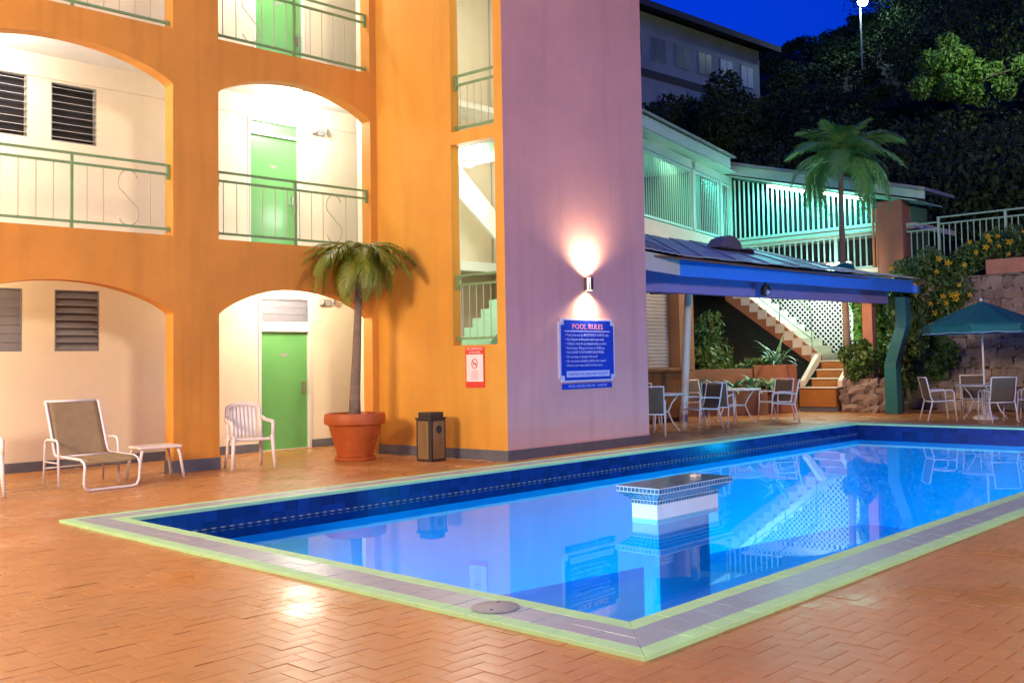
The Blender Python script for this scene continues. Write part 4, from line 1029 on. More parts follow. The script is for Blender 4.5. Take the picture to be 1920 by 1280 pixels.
# roof vent and dome lamp on the roof
t = thing('roof_vent', 'dark low roof vent with hood on the canopy roof', 'roof vent', (18.55, 11.9, 3.78))
g = MB(); g.prism([(-0.45, -0.2, 0.0), (0.45, -0.2, -0.02), (0.36, -0.2, 0.16), (0.18, -0.2, 0.26), (-0.02, -0.2, 0.28), (-0.25, -0.2, 0.2)], (0, 0.4, 0)); g.build('hood', 'slatgrey', t, bevel=0.03)
g = MB(); g.box(0.38, 0.72, -0.3, 0.1, -0.20, 0.0); g.build('vent_box', 'bindark', t)
t = thing('roof_dome', 'small dark green dome on the canopy roof by the palm trunk', 'dome', (22.4, 11.0, 3.42))
g = MB(); g.lathe([(0.24, -0.05), (0.24, 0.06), (0.2, 0.15), (0.1, 0.2), (0.01, 0.21)], (0, 0, 0), 20); g.build('cover', 'teal', t, smooth=True)
# beam, soffit and pillars
b0, b1 = Vector((13.7, 11.22, 0)), Vector((23.75, 10.55, 0))
at(slab(b0, b1, 2.66, 3.06, 0.22), 'beam', 'beam', canopy)
g = MB(); P4 = [(13.5, 10.40, 3.18), (24.2, 10.2, 3.16), (23.3, 11.0, 3.24), (20.9, 12.5, 3.70), (18.2, 13.3, 3.86), (13.5, 13.5, 3.98)]
g.prism(P4, (0, 0, 0.03)); at(g, 'soffit', 'brownwall', canopy)
g = MB(); g.box(23.54, 23.80, 10.88, 11.14, 0.0, 3.1); at(g, 'pillar', 'pinkpillar', canopy, bevel=0.01)
g = MB(); g.tube([(17.05, 12.05, 0.0), (17.20, 11.95, 2.75)], 0.085, 10, r1=0.075); at(g, 'pillar', 'step', canopy, smooth='auto')
# bar back wall, roller shutter, counter
g = MB(); g.box(13.5, 19.74, 14.35, 14.5, 0, 4.0); g.box(19.75, 20.35, 14.0, 14.5, 0, 4.0); at(g, 'bar_wall', 'brownwall', canopy)
sh = MB(); sh.box(14.0, 19.7, 14.30, 14.345, 1.15, 3.06); shu = at(sh, 'roller_shutter', 'shutter', canopy)
for k in range(22):
    g = MB(); z = 1.18+0.085*k; g.prism([(14.05, 14.30, z), (14.05, 14.278, z+0.02), (14.05, 14.278, z+0.06), (14.05, 14.30, z+0.08)], (5.6, 0, 0)); at2(g, 'shutter_slat', 'shutter', shu)
t = thing('bar_counter', 'brown wooden bar counter under the roller shutter', 'counter', (17, 13.3, 0))
g = MB(); g.box(-3.2, 1.75, -0.35, 0.35, 1.12, 1.19); g.build('counter_top', 'wood', t, bevel=0.01)
for k in range(16):
    g = MB(); x = -3.1+0.295*k; g.box(x+.003, x+.292, -0.22, -0.18, 0.1, 1.115); g.build('front_plank', 'wood', t)
g = MB(); g.box(-3.1, 1.62, -0.18, 0.2, 0.0, 1.115); g.build('carcass', 'bindark', t)
t = thing('fascia_spotlight', 'small round spotlight hanging under the blue fascia', 'spotlight', (18.05, 10.62, 2.78))
g = MB(); g.lathe([(0.02, 0.30), (0.02, 0.12), (0.07, 0.10), (0.11, 0.0), (0.10, -0.10), (0.06, -0.13), (0.01, -0.135)], (0, 0, 0), 18); g.build('housing', 'blackmetal', t, smooth='auto')
g = MB(); g.lathe([(0.075, -0.02), (0.04, 0.012), (0.01, 0.018)], (0, 0, 0), 16); h = g.build('lens', 'umbrella_edge', t, smooth=True); h.location = (-0.02, -0.09, -0.06); h.rotation_euler = (math.radians(100), 0, 0)
# warm lamps added under the canopy soffit to light bar and stairs
t = thing('added_canopy_lamp', 'added dim warm lamp under the canopy above the bar counter', 'lamp', (17.6, 12.6, 3.3))
g = MB(); g.lathe([(0.12, 0.2), (0.13, 0.0), (0.10, -0.05), (0.02, -0.06)], (0, 0, 0), 18); g.build('diffuser', 'lampglow', t, smooth=True)
t.rotation_euler = (0, 0, math.radians(-47)); g = MB(); g.box(-0.55, 0.55, -0.30, -0.28, -0.52, 0.2); g.build('added_baffle', 'brownwall', t)  # board added to keep this lamp out of the pool's reflection
light('lamp_light', 'POINT', (0, 0, -0.12), 110, (1.0, 0.62, 0.30), t, radius=0.1)
t = thing('added_canopy_lamp', 'added warm lamp under the canopy roof lighting the staircase', 'lamp', (21.2, 11.7, 3.3))
g = MB(); g.lathe([(0.12, 0.2), (0.13, 0.0), (0.10, -0.05), (0.02, -0.06)], (0, 0, 0), 18); g.build('diffuser', 'lampglow', t, smooth=True)
t.rotation_euler = (0, 0, math.radians(-47)); g = MB(); g.box(-0.55, 0.55, -0.30, -0.28, -0.52, 0.2); g.build('added_baffle', 'brownwall', t)  # same added board, screens the stair lamp from the water
light('lamp_light', 'POINT', (0, 0, -0.12), 320, (1.0, 0.68, 0.38), t, radius=0.1)

# ================================================================== STAIRCASE, LATTICE, PLANTERS
st = thing('staircase', 'orange outdoor staircase with cream treads turning up to the left', 'staircase', (23.6, 12.2, 0))
g = MB(); g.box(23.22, 23.5, 11.72, 12.76, 0.0, 0.12); at(g, 'plinth', 'dado', st)
zs = [0.615, 0.84, 1.06, 1.28]; xs_ = [23.20, 23.50, 23.78, 24.06, 24.36]
for k in range(4):
    g = MB(); g.box(xs_[k], xs_[k+1] if k < 3 else 25.4, 11.74, 12.55+(0.2 if k == 0 else 0), 0.12 if k == 0 else zs[k-1]-.05, zs[k]-0.032); at(g, 'riser', 'stairorange', st)
    g = MB(); g.box(xs_[k]-0.03, xs_[k+1]+0.0 if k < 3 else 25.4, 11.70, 12.57+(0.2 if k == 0 else 0), zs[k]-0.03, zs[k]); at(g, 'tread', 'step', st, bevel=0.006)
for (y, nm) in ((12.66, 0), (11.62, 1)):
    g = MB(); g.prism([(23.22, y-0.05, 0.62), (23.22, y-.05, 0.78), (24.05, y-.05, 1.45), (24.05, y-.05, 1.2)], (0, 0.12, 0)); at(g, 'cheek_cap', 'step', st)
# upper flight rising towards +Y
n_u = 11; y_s = 12.75; rise = 0.205; run = 0.265
for k in range(n_u):
    y0 = y_s+run*k; z = 1.28+rise*(k+1)
    g = MB(); g.box(24.45, 25.55, y0, y0+run+0.03, z-rise-0.02, z); at(g, 'step', 'step', st)
g = MB(); e = y_s+run*n_u
g.prism([(24.38, y_s-.02, 1.0), (24.38, y_s-.02, 1.42), (24.38, e, 1.42+rise*n_u), (24.38, e, 0.80+rise*n_u)], (0.068, 0, 0)); at(g, 'stringer', 'stringer', st)
# white zigzag ends of the steps on the near face
for k in range(n_u):
    y0 = y_s+run*k; z = 1.28+rise*(k+1); g = MB(); g.box(24.36, 24.379, y0-0.02, y0+run, z-rise*1.25, z+0.0); at(g, 'step_end', 'step', st)
g = MB(); g.box(24.5, 26.1, e, e+1.4, 3.42, 3.55); at(g, 'landing', 'step', st)
g = MB()
for (dz, r) in ((0.95, 0.018), (0.18, 0.014)):
    g.tube([(24.42, y_s+.25, 1.28+0.4+dz), (24.42, e, 1.28+rise*n_u+0.15+dz)], r, 6)
hr = at(g, 'handrail', 'railgreen', st)
for k in (0, 3.6, 7.2, 10.8):
    y0 = y_s+.25+run*k; z = 1.45+rise*k; g = MB(); g.tube([(24.42, y0, z), (24.42, y0, z+1.1)], 0.016, 6); at2(g, 'post', 'railgreen', hr)

lat = thing('lattice_screen', 'white diagonal lattice screen behind the staircase', 'lattice', (25.85, 14, 0))
LY0, LY1, LZ0, LZ1 = 12.55, 16.3, 1.2, 3.95
def clip_diag(c, sgn):
    # line z = sgn*(y-LY0)+c
    pts = []
    for y in (LY0, LY1):
        z = sgn*(y-LY0)+c
        if LZ0 <= z <= LZ1: pts.append((y, z))
    for z in (LZ0, LZ1):
        y = LY0+(z-c)/sgn
        if LY0 < y < LY1: pts.append((y, z))
    return sorted(pts)[:2] if len(pts) >= 2 else None
for sgn, xo in ((1, 0.0), (-1, 0.016)):
    c = LZ0-(LY1-LY0) if sgn > 0 else LZ0
    while c < (LZ1 if sgn > 0 else LZ1+(LY1-LY0)):
        p = clip_diag(c, sgn)
        if p:
            q = []
            h_ = lambda y, z: z-(1.2+0.77*(y-12.7))
            (ya, za), (yb, zb_) = p; ha, hb_ = h_(ya, za), h_(yb, zb_)
            if ha < 0 and hb_ < 0: p = None
            elif ha*hb_ < 0:
                f_ = ha/(ha-hb_); mid_ = (ya+(yb-ya)*f_, za+(zb_-za)*f_); p = sorted([mid_, (yb, zb_)] if ha < 0 else [(ya, za), mid_])
        if p and abs(p[0][0]-p[1][0]) > 0.1:
            (y0, z0), (y1, z1) = p; d = Vector((0, y1-y0, z1-z0)).normalized(); nrm = Vector((0, -d.z, d.y))*0.014
            g = MB(); a_ = Vector((25.85+xo, y0, z0)); c_ = Vector((25.85+xo, y1, z1))
            g.prism([a_-nrm, c_-nrm, c_+nrm, a_+nrm], (0.012, 0, 0)); at(g, 'slat', 'lattice', lat)
        c += 0.155
g = MB(); g.box(25.83, 25.9, LY0-.06, LY0, 0.9, LZ1+.05); g.box(25.83, 25.9, LY0, LY1, LZ1+.001, LZ1+.06); at(g, 'frame', 'lattice', lat)

# planters and stone walls
t = thing('planter_wall', 'low brown planter wall with leafy plants between bar and staircase', 'planter', (20.8, 13.3, 0), math.radians(-48))
g = MB(); g.box(-1.3, 0.9, -0.08, 0.08, 0.0, 0.62); g.build('front_wall', 'brownwall', t); g = MB(); g.box(-1.3, 0.9, 0.081, 1.0, 0.0, 0.55); g.build('soil', 'soil', t)
g = MB(); g.box(-1.3, 0.9, 1.0, 1.12, 0.0, 1.12); g.build('back_wall', 'wood', t)
t = thing('orange_pedestal', 'square orange block planter at the foot of the staircase', 'planter', (22.45, 12.6, 0))
g = MB(); g.box(-0.45, 0.35, -0.02, 0.75, 0.0, 1.2); g.build('block', 'stringer', t, bevel=0.01)
g = MB(); g.box(-0.40, 0.30, 0.03, 0.70, 1.19, 1.215); g.build('soil', 'soil', t)

def stone_mesh(seed):
    r_ = np.random.default_rng(seed); g = MB(); n_ = 4
    # rounded box: cube sphere 2x2 per face merged by coordinates
    idx = {}; V = []
    def vid(p):
        key = tuple(np.round(p, 4))
        if key not in idx:
            q = np.array(p, float); s_ = q/np.linalg.norm(q)*1.25; q = 0.80*q+0.2*s_; q = q*(1+0.17*r_.normal(size=3)); idx[key] = len(V); V.append(q*0.5)
        return idx[key]
    Fq = []
    for ax in range(3):
        for sg in (-1, 1):
            for i in range(2):
                for j in range(2):
                    q = []
                    for (a, c) in ((i, j), (i+1, j), (i+1, j+1), (i, j+1)):
                        p = [0, 0, 0]; p[ax] = sg; p[(ax+1) % 3] = a-1; p[(ax+2) % 3] = c-1; q.append(vid(p))
                    Fq.append(q if sg > 0 else q[::-1])
    me = bpy.data.meshes.new('stone'); me.from_pydata([tuple(v) for v in V], [], Fq); me.update(); me.materials.append(M['stone'])
    return me
SM = [stone_mesh(k) for k in range(7)]
def stone_wall(name, label, x, y0, y1, z1, sz, core_x, root=None, zfun=None):
    t = thing(name, label, 'stone wall', (x, y0, 0))
    g = MB(); g.box(0.06, core_x, 0, y1-y0, -0.02, z1-0.03); g.build('mortar_core', 'mortar', t)
    z = 0.0; cnt_ = 0
    while z < z1-0.05:
        h = sz*random.uniform(0.7, 1.15); h = min(h, z1-z); y = 0.0
        while y < y1-y0-0.03:
            w = min(sz*random.uniform(0.8, 1.9), y1-y0-y)
            s_ = inst(random.choice(SM), 'stone', t, (0.07, y+w/2, z+h/2), (random.uniform(-.15, .15)+random.choice((0, math.pi)), random.uniform(-.12, .12), random.uniform(-.12, .12)), (0.24*random.uniform(.8, 1.25), w*1.0, h*1.02)); cnt_ += 1
            y += w
        z += h
    return t
stone_wall('stone_planter', 'low rubble stone planter wall between staircase and teal post', 23.3, 10.42, 11.66, 0.82, 0.24, 0.9)
stone_wall('retaining_wall', 'tall dark rubble retaining wall behind the umbrella tables', 25.0, 6.0, 10.9, 3.3, 0.26, 1.2)
t = thing('wall_kerb', 'coral painted kerb on top of the stone retaining wall', 'kerb', (25.0, 6.5, 3.3))
g = MB(); g.box(-0.03, 0.9, -1.9, 2.1, 0.0, 0.36); g.build('kerb_block', 'coral', t, bevel=0.015)

# teal bent post
t = thing('teal_post', 'bent teal concrete post leaning out beside the stone planter', 'post', (23.0, 10.16, 0))
g = MB()
prof = [(0.0, 0.0), (0.0, 1.18), (-0.29, 2.06), (-0.30, 2.75)]
for k in range(3):
    (y0, z0), (y1, z1) = prof[k], prof[k+1]; w0 = 0.155-0.01*k; w1 = 0.155-0.01*(k+1)
    g.hexa([(-.14, y0-w0, z0), (.14, y0-w0, z0), (.14, y0+w0, z0), (-.14, y0+w0, z0)], [(-.14, y1-w1, z1), (.14, y1-w1, z1), (.14, y1+w1, z1), (-.14, y1+w1, z1)])
g.build('shaft', 'teal', t, bevel=0.01)

# ---------------------------------------------------------------- plants
def strap_plant(name, label, loc, n_, L, w, m_, seed, rz=0, up=1.0):
    r_ = np.random.default_rng(seed); t = thing(name, label, 'plant', loc, rz)
    for k in range(n_):
        g = MB(); az = r_.random()*6.283; ll = L*(0.7+0.5*r_.random()); e = 0.55+0.7*r_.random()*up; p = Vector((0.05*r_.normal(), 0.05*r_.normal(), 0)); v = Vector((math.cos(az)*math.cos(e), math.sin(az)*math.cos(e), math.sin(e))); sd_ = Vector((-math.sin(az), math.cos(az), 0))
        N = 6; i0 = 0
        for s_ in range(N+1):
            ww = w*math.sin(math.pi*min(0.98, 0.15+0.83*s_/N)); g.v += [tuple(p-sd_*ww), tuple(p+Vector((0, 0, -0.15*ww))), tuple(p+sd_*ww)]; p = p+v*(ll/N); v = (v+Vector((0, 0, -0.28))).normalized()
        for s_ in range(N):
            a = 3*s_; g.f += [(a, a+1, a+4, a+3), (a+1, a+2, a+5, a+4)]
        g.build('leaf', m_, t, smooth=True)
    return t
spots = [(20.05, 13.75, 'beside the bar post'), (20.45, 13.45, 'left of the middle of the planter'), (20.85, 13.15, 'in the middle of the planter'), (21.25, 12.85, 'right of the middle of the planter'), (21.6, 12.55, 'next to the orange block')]
for k, (x, y, w_) in enumerate(spots):
    strap_plant('leafy_plant', 'blue-green strap-leaved plant '+w_, (x+.15, y+.18, 0.55), 22, 0.62, 0.055, 'hosta', 40+k)
strap_plant('leafy_plant', 'tall leafy plant growing from the orange block at the stair foot', (22.4, 12.95, 1.2), 26, 0.75, 0.035, 'hosta', 61, up=1.3)

def bush(name, label, loc, R3, n_, leaf, m_, seed, cat='shrub', clumps=9, trunk=True):
    r_ = np.random.default_rng(seed); t = thing(name, label, cat, loc)
    cs = r_.normal(size=(clumps, 3))*np.array(R3)*0.45; cs[:, 2] += R3[2]; rs = np.outer(0.35+0.3*r_.random(clumps), R3)
    P_ = blob_points(cs, rs, n_, r_, 0.35); P_ = P_[P_[:, 2] > 0.02]
    me = leaf_mesh('foliage', P_, leaf, 0.5, rng=r_); me.materials.append(M[m_]); inst(me, 'foliage', t, (0, 0, 0))
    if trunk:
        g = MB()
        for k in range(5): g.tube([(0, 0, -0.05), tuple(cs[k]*0.5+np.array([0, 0, R3[2]*0.2])), tuple(cs[k])], 0.03*max(R3), 5, r1=0.008)
        g.build('stems', 'trunk', t)
    return t
bush('garden_shrub', 'dark leafy shrub right of the staircase above the stone planter', (23.55, 11.25, 0.75), (0.36, 0.42, 0.62), 2600, 0.16, 'leaf', 5)
bush('garden_shrub', 'dark shrub climbing behind the teal post', (24.3, 10.35, 0.3), (0.55, 0.55, 1.35), 3600, 0.17, 'leaf', 6)
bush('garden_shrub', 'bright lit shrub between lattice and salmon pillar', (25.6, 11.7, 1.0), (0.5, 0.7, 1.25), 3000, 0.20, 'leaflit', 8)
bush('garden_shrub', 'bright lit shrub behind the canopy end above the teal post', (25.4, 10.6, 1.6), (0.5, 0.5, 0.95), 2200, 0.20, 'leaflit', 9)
bush('garden_shrub', 'hanging olive fern clump on the stone wall beside the teal post', (24.75, 9.75, 0.75), (0.28, 0.42, 0.80), 1500, 0.20, 'leaf', 10)
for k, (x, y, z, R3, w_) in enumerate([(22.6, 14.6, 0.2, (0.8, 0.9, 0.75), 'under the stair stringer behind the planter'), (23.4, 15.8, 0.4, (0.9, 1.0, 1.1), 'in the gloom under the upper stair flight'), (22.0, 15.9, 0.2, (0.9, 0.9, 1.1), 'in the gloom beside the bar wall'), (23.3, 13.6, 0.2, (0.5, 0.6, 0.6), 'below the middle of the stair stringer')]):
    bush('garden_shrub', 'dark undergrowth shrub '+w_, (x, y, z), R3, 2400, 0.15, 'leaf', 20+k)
# garden wall coloured with its gloom, closing the view under the upper floor
t = thing('garden_wall', 'brown garden wall with gloom in its colour behind the staircase', 'wall', (26.3, 16, 0))
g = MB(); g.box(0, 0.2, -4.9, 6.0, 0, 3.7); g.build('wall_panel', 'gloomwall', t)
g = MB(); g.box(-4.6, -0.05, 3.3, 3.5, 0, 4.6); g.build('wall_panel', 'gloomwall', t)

# yellow-flowered climber over the retaining wall
cl = thing('flowering_climber', 'yellow-flowered climber spilling over the stone retaining wall', 'climber', (25.0, 9.0, 2.6))
r_ = np.random.default_rng(77)
cs = np.array([(0.25, 1.7, 0.9), (0.1, 1.3, 0.6), (0.0, 1.0, 1.1), (-0.05, 0.7, 0.4), (0.1, 0.35, 0.9), (0.2, 0.0, 1.2), (0.35, -0.5, 1.45), (0.4, -1.0, 1.5), (0.35, -1.6, 1.5), (-0.1, 1.5, 0.1), (-0.15, 1.15, -0.25), (-0.12, 0.5, 0.0), (-0.1, 0.25, 0.35), (0.4, -2.1, 1.5), (0.3, 1.9, 0.2)])
P_ = blob_points(cs, np.full(len(cs), 0.42), 7500, r_, 0.2); me = leaf_mesh('foliage', P_, 0.13, 0.45, rng=r_); me.materials.append(M['leaf']); inst(me, 'foliage', cl, (0, 0, 0))
g = MB()
for a in range(6):
    k = np.random.default_rng(a).integers(0, len(cs), 3); g.tube([tuple(cs[i]) for i in k], 0.012, 5)
g.build('stems', 'trunk', cl)
def flower_mesh():
    g = MB()
    for k in range(5):
        a = k*2*math.pi/5; c, s_ = math.cos(a), math.sin(a); c2, s2 = math.cos(a+.42), math.sin(a+.42); c3, s3 = math.cos(a-.42), math.sin(a-.42)
        g.poly([(0, 0, 0), (.032*c3, .032*s3, .022), (.055*c, .055*s_, .012), (.032*c2, .032*s2, .022)])
    g.lathe([(0.004, -0.05), (0.012, -0.015), (0.014, 0.0)], (0, 0, 0), 6, cap=False)
    me = bpy.data.meshes.new('flower'); me.from_pydata(g.v, [], g.f); me.update(); me.materials.append(M['petal']); return me
fl = flower_mesh()
for k in range(46):
    i = r_.integers(0, len(cs)); d = np.array([-0.75-0.4*r_.random(), r_.normal()*0.6-0.2, r_.normal()*0.6]); d /= np.linalg.norm(d)
    p = cs[i]+d*0.43; inst(fl, 'flower', cl, tuple(p), Vector((-0.8+0.3*r_.normal(), -0.5+0.3*r_.normal(), 0.4*r_.normal())).to_track_quat('Z', 'Y').to_euler(), (k_ := 1.2+0.7*float(r_.random()), k_, k_))

# garden palm behind the canopy
fg = [frond_mesh('frond_d', 1.08, 0.85, 48, 0.38, 'frondg', 11, rise=0.45), frond_mesh('frond_e', 1.08, 1.2, 44, 0.36, 'frondg', 12, rise=0.55), frond_mesh('frond_f', 1.0, 0.55, 40, 0.32, 'frondg', 13, rise=0.3)]
palm('garden_palm', 'tall slim green palm standing between canopy roof and lit upper wing', (23.45, 11.55, 0.6), [(0, 0, 0), (0.0, -0.03, 1.5), (-0.02, 0.0, 3.0), (-0.05, -0.02, 4.6), (-0.04, -0.04, 5.65)], 0.095, 0.06,
     [(20, 22, 1.6, 0), (60, 14, 1.6, 0), (95, 30, 1.6, 0), (130, 4, 1.6, 1), (165, 26, 1.55, 0), (200, 8, 1.6, 1), (240, 24, 1.6, 0), (275, 10, 1.7, 0), (300, 36, 1.7, 0), (330, 4, 1.65, 1), (350, -12, 1.6, 1), (110, -26, 1.6, 1), (285, -16, 1.8, 1), (45, 60, 1.35, 2), (170, 64, 1.35, 2), (290, 66, 1.4, 2), (260, -40, 1.6, 1), (140, -40, 1.5, 1), (70, -8, 1.6, 1), (215, 50, 1.4, 0), (10, 48, 1.4, 0), (120, 56, 1.4, 0), (310, -34, 1.7, 1), (85, -34, 1.5, 1)], fg)

# ================================================================== UPPER WING
up = thing('upper_wing', 'green-lit upper walkway building with white vertical bars behind the canopy', 'building', (26.2, 16.5, 0))
LW = frame((26.2, 16.54), 13.4)     # left wing (s negative towards the tower), t>0 behind
RW = lambda y, t_, z: (26.2+t_, y, z)
# floors
g = MB(); g.box(-9.5, 0.0, 0.0, 3.2, 4.72, 4.94, LW); at(g, 'floor_slab', 'step', up)
g = MB(); g.box(-9.5, -1.15, -0.06, -0.002, 4.45, 4.9, LW); at(g, 'edge_beam', 'step', up)
g = MB(); g.box(26.2, 29.0, 10.8, 16.4, 4.78, 4.93); at(g, 'floor_slab', 'step', up)
# back walls
g = MB(); g.box(-9.5, 1.0, 2.4, 2.6, 4.95, 7.5, LW); at(g, 'back_wall', 'teallitwall', up)
g = MB(); g.box(-1.55, -1.3, 0.5, 2.4, 4.95, 6.9, LW); at(g, 'side_wall', 'teallitwall', up)
g = MB(); g.box(-9.5, -4.2, 2.25, 2.38, 5.9, 6.15, LW); at(g, 'wall_rail', 'wing', up)
# left wing bars
def bar(parent, pts, r, name='bar', m_='wingbars'):
    g = MB(); g.tube(pts, r, 6); return at2(g, name, m_, parent) if parent.parent else at(g, name, m_, parent)
g = MB(); g.box(-9.5, 0.0, -0.02, 0.02, 4.97, 5.02, LW); g.box(-9.5, 0.0, -0.02, 0.02, 6.60, 6.66, LW); scr = at(g, 'bar_screen', 'wingbars', up)
k = -9.45
while k < -0.1:
    if abs(k+3.2) > 0.14: bar(scr, [LW(k, 0, 5.02), LW(k, 0, 6.60)], 0.014, m_='wing')
    k += 0.145
for s_ in (-3.2, -0.95, -0.05):
    g = MB(); g.box(s_-.10, s_+.10, -0.05, 0.05, 4.95, 7.0, LW); at(g, 'post', 'wing', up)
# left roof with fascia
g = MB(); g.box(-9.8, -1.25, -0.45, -0.40, 6.98, 7.27, LW); at(g, 'fascia', 'wing', up)
g = MB(); g.box(-9.8, -0.2, -0.05, 0.03, 6.68, 6.92, LW); at(g, 'head_beam', 'wing', up)
g = MB(); g.hexa([LW(-9.8, -0.55, 7.29), LW(-1.0, -0.55, 7.29), LW(0.2, 3.4, 8.1), LW(-9.8, 3.4, 8.1)], [LW(-9.8, -0.55, 7.35), LW(-1.0, -0.55, 7.35), LW(0.2, 3.4, 8.16), LW(-9.8, 3.4, 8.16)]); at(g, 'roof', 'wingroof', up)
g = MB(); g.box(-9.8, -0.6, -0.40, 2.6, 6.94, 6.975, LW); at(g, 'soffit', 'wing', up)
# right wing: bars under a raking roof, y from 16.5 down to 11.0
rake = lambda y: 7.42-(17.0-y)*0.262
g = MB(); g.box(26.16, 26.22, 11.85, 16.5, 4.95, 5.03); g.box(26.16, 26.22, 11.85, 16.5, 4.82, 4.90); scr2 = at(g, 'bar_screen', 'wingbars', up)
y = 16.38
while y > 11.95:
    bar(scr2, [(26.2, y, 5.03), (26.2, y, rake(y)-0.42)], 0.033); y -= 0.162
g = MB(); g.hexa([(25.75, 17.2, rake(17.2)-.30), (25.80, 17.2, rake(17.2)-.30), (25.80, 10.35, rake(10.35)-.22), (25.75, 10.35, rake(10.35)-.22)], [(25.75, 17.2, rake(17.2)), (25.80, 17.2, rake(17.2)), (25.80, 10.35, rake(10.35)), (25.75, 10.35, rake(10.35))]); at(g, 'rake_fascia', 'wing', up)
g = MB(); g.hexa([(25.65, 17.2, rake(17.2)+.005), (27.7, 17.2, rake(17.2)+.005), (27.7, 10.3, rake(10.3)+.005), (25.65, 10.3, rake(10.3)+.005)], [(25.65, 17.2, rake(17.2)+.09), (27.7, 17.2, rake(17.2)+.09), (27.7, 10.3, rake(10.3)+.09), (25.65, 10.3, rake(10.3)+.09)]); at(g, 'roof', 'wingroof', up)
g = MB(); g.hexa([(25.81, 17.0, rake(17.0)-.36), (27.6, 17.0, rake(17.0)-.36), (27.6, 10.6, rake(10.6)-.30), (25.81, 10.6, rake(10.6)-.30)], [(25.81, 17.0, rake(17.0)-.33), (27.6, 17.0, rake(17.0)-.33), (27.6, 10.6, rake(10.6)-.27), (25.81, 10.6, rake(10.6)-.27)]); at(g, 'soffit', 'wing', up)
g = MB(); g.box(25.95, 26.5, 11.05, 11.75, 0.0, 5.55); at(g, 'pillar', 'pinkpillar', up, bevel=0.01)
for yy in (11.82, 11.92):
    g = MB(); g.tube([(26.05, yy, 3.3), (26.05, yy, 5.4)], 0.035, 8); at(g, 'down_pipe', 'coral', up)
# lower walkway railing
g = MB(); g.box(26.0, 26.06, 11.95, 16.9, 4.68, 4.735); g.box(26.0, 26.06, 11.95, 16.9, 3.80, 3.85); lr = at(g, 'lower_railing', 'wingbars', up)
y = 16.8
while y > 12.0:
    g = MB(); wdt = 0.05 if abs(y-13.02) < 0.08 else 0.02; g.box(26.03-wdt*.5, 26.03+wdt*.5, y-wdt, y+wdt, 3.85, 4.68); at2(g, 'bar', 'wingbars', lr); y -= 0.18
g = MB(); g.box(26.0, 28.0, 11.8, 17.2, 3.66, 3.79); at(g, 'lower_slab', 'step', up)
g = MB(); g.prism([(27.5, 11.0, 3.5), (27.5, 17.2, 3.5), (27.5, 17.2, rake(17.2)-.40), (27.5, 11.0, rake(11.0)-.40)], (0.15, 0, 0)); at(g, 'rear_wall', 'dark', up)
# fluorescent tubes under the eaves
def tube_lamp(p, axis, L, power, label, col=CYAN, glow='tubeglow'):
    t = thing('fluorescent_lamp', label, 'lamp', p, group='fluorescent tubes of the upper wing'); ax = Vector(axis).normalized()
    t.rotation_euler = ax.to_track_quat('X', 'Z').to_euler()
    g = MB(); g.box(-L/2, L/2, -0.05, 0.05, 0.03, 0.08); g.build('batten', 'white', t)
    g = MB(); g.tube([(-L/2+.03, 0, 0), (L/2-.03, 0, 0)], 0.04, 10); g.build('tube', glow, t, smooth=True)
    light('tube_light', 'AREA', (0, 0, -0.05), power, col, t, size=L, size_y=0.1)
    if glow == 'tubeglow': light('tube_glow', 'POINT', (0, -0.0, -0.12), power*0.30, col, t, radius=0.1)
    return t
ry = lambda y: rake(y)-0.44
def rk(y): return (25.95, y, rake(y)-0.43)
tube_lamp((26.02, 14.55, rake(14.55)-0.46), (0, -1, -0.262), 1.25, 85, 'bright fluorescent tube under the raking eave left of the palm crown')
tube_lamp((26.02, 12.75, rake(12.75)-0.44), (0, -1, -0.262), 1.25, 65, 'bright fluorescent tube under the raking eave behind the palm crown')
tube_lamp(LW(-2.2, 0.12, 6.92), (math.cos(math.radians(13.4)), math.sin(math.radians(13.4)), 0), 1.2, 48, 'fluorescent tube inside the left wing behind the corner post', CYAN, 'lampglow')
tube_lamp(LW(-5.4, 0.12, 6.92), (math.cos(math.radians(13.4)), math.sin(math.radians(13.4)), 0), 1.2, 48, 'fluorescent tube inside the left wing near the mauve tower', (0.55, 1.0, 0.62), 'lampglow')
tube_lamp((25.2, 13.3, 3.88), (0, 1, 0), 1.2, 110, 'fluorescent tube above the staircase lattice', (0.75, 1.0, 0.9))

# walkway railing above the retaining wall
t = thing('walkway_railing', 'pale green metal railing above the flowering climber at right', 'railing', (26.0, 8.0, 0))
for (ya, yb, zt_) in ((2.1, -3.0, 4.96), (2.96, 2.1, 4.84)):
    for dz in (0.0, -0.17):
        g = MB(); g.tube([(0, ya, zt_+dz), (0, yb, zt_+dz)], 0.024, 6); g.build('rail', 'palegreen', t)
    y = ya-0.12
    while y > yb+0.02:
        g = MB(); g.tube([(0, y, zt_-0.17), (0, y, zt_-1.1)], 0.016, 6); g.build('baluster', 'palegreen', t); y -= 0.155
for y in (2.1, 0.42, -1.3, -3.0):
    g = MB(); g.box(-.03, .03, y-.03, y+.03, 3.65, 4.98); g.build('post', 'palegreen', t)
t = thing('upper_walkway', 'concrete walkway slab behind the kerb on the retaining wall', 'walkway', (26.6, 8.0, 3.3))
g = MB(); g.box(-0.69, 1.0, -4.5, 2.8, -0.02, 0.30); g.build('slab', 'mortar', t)

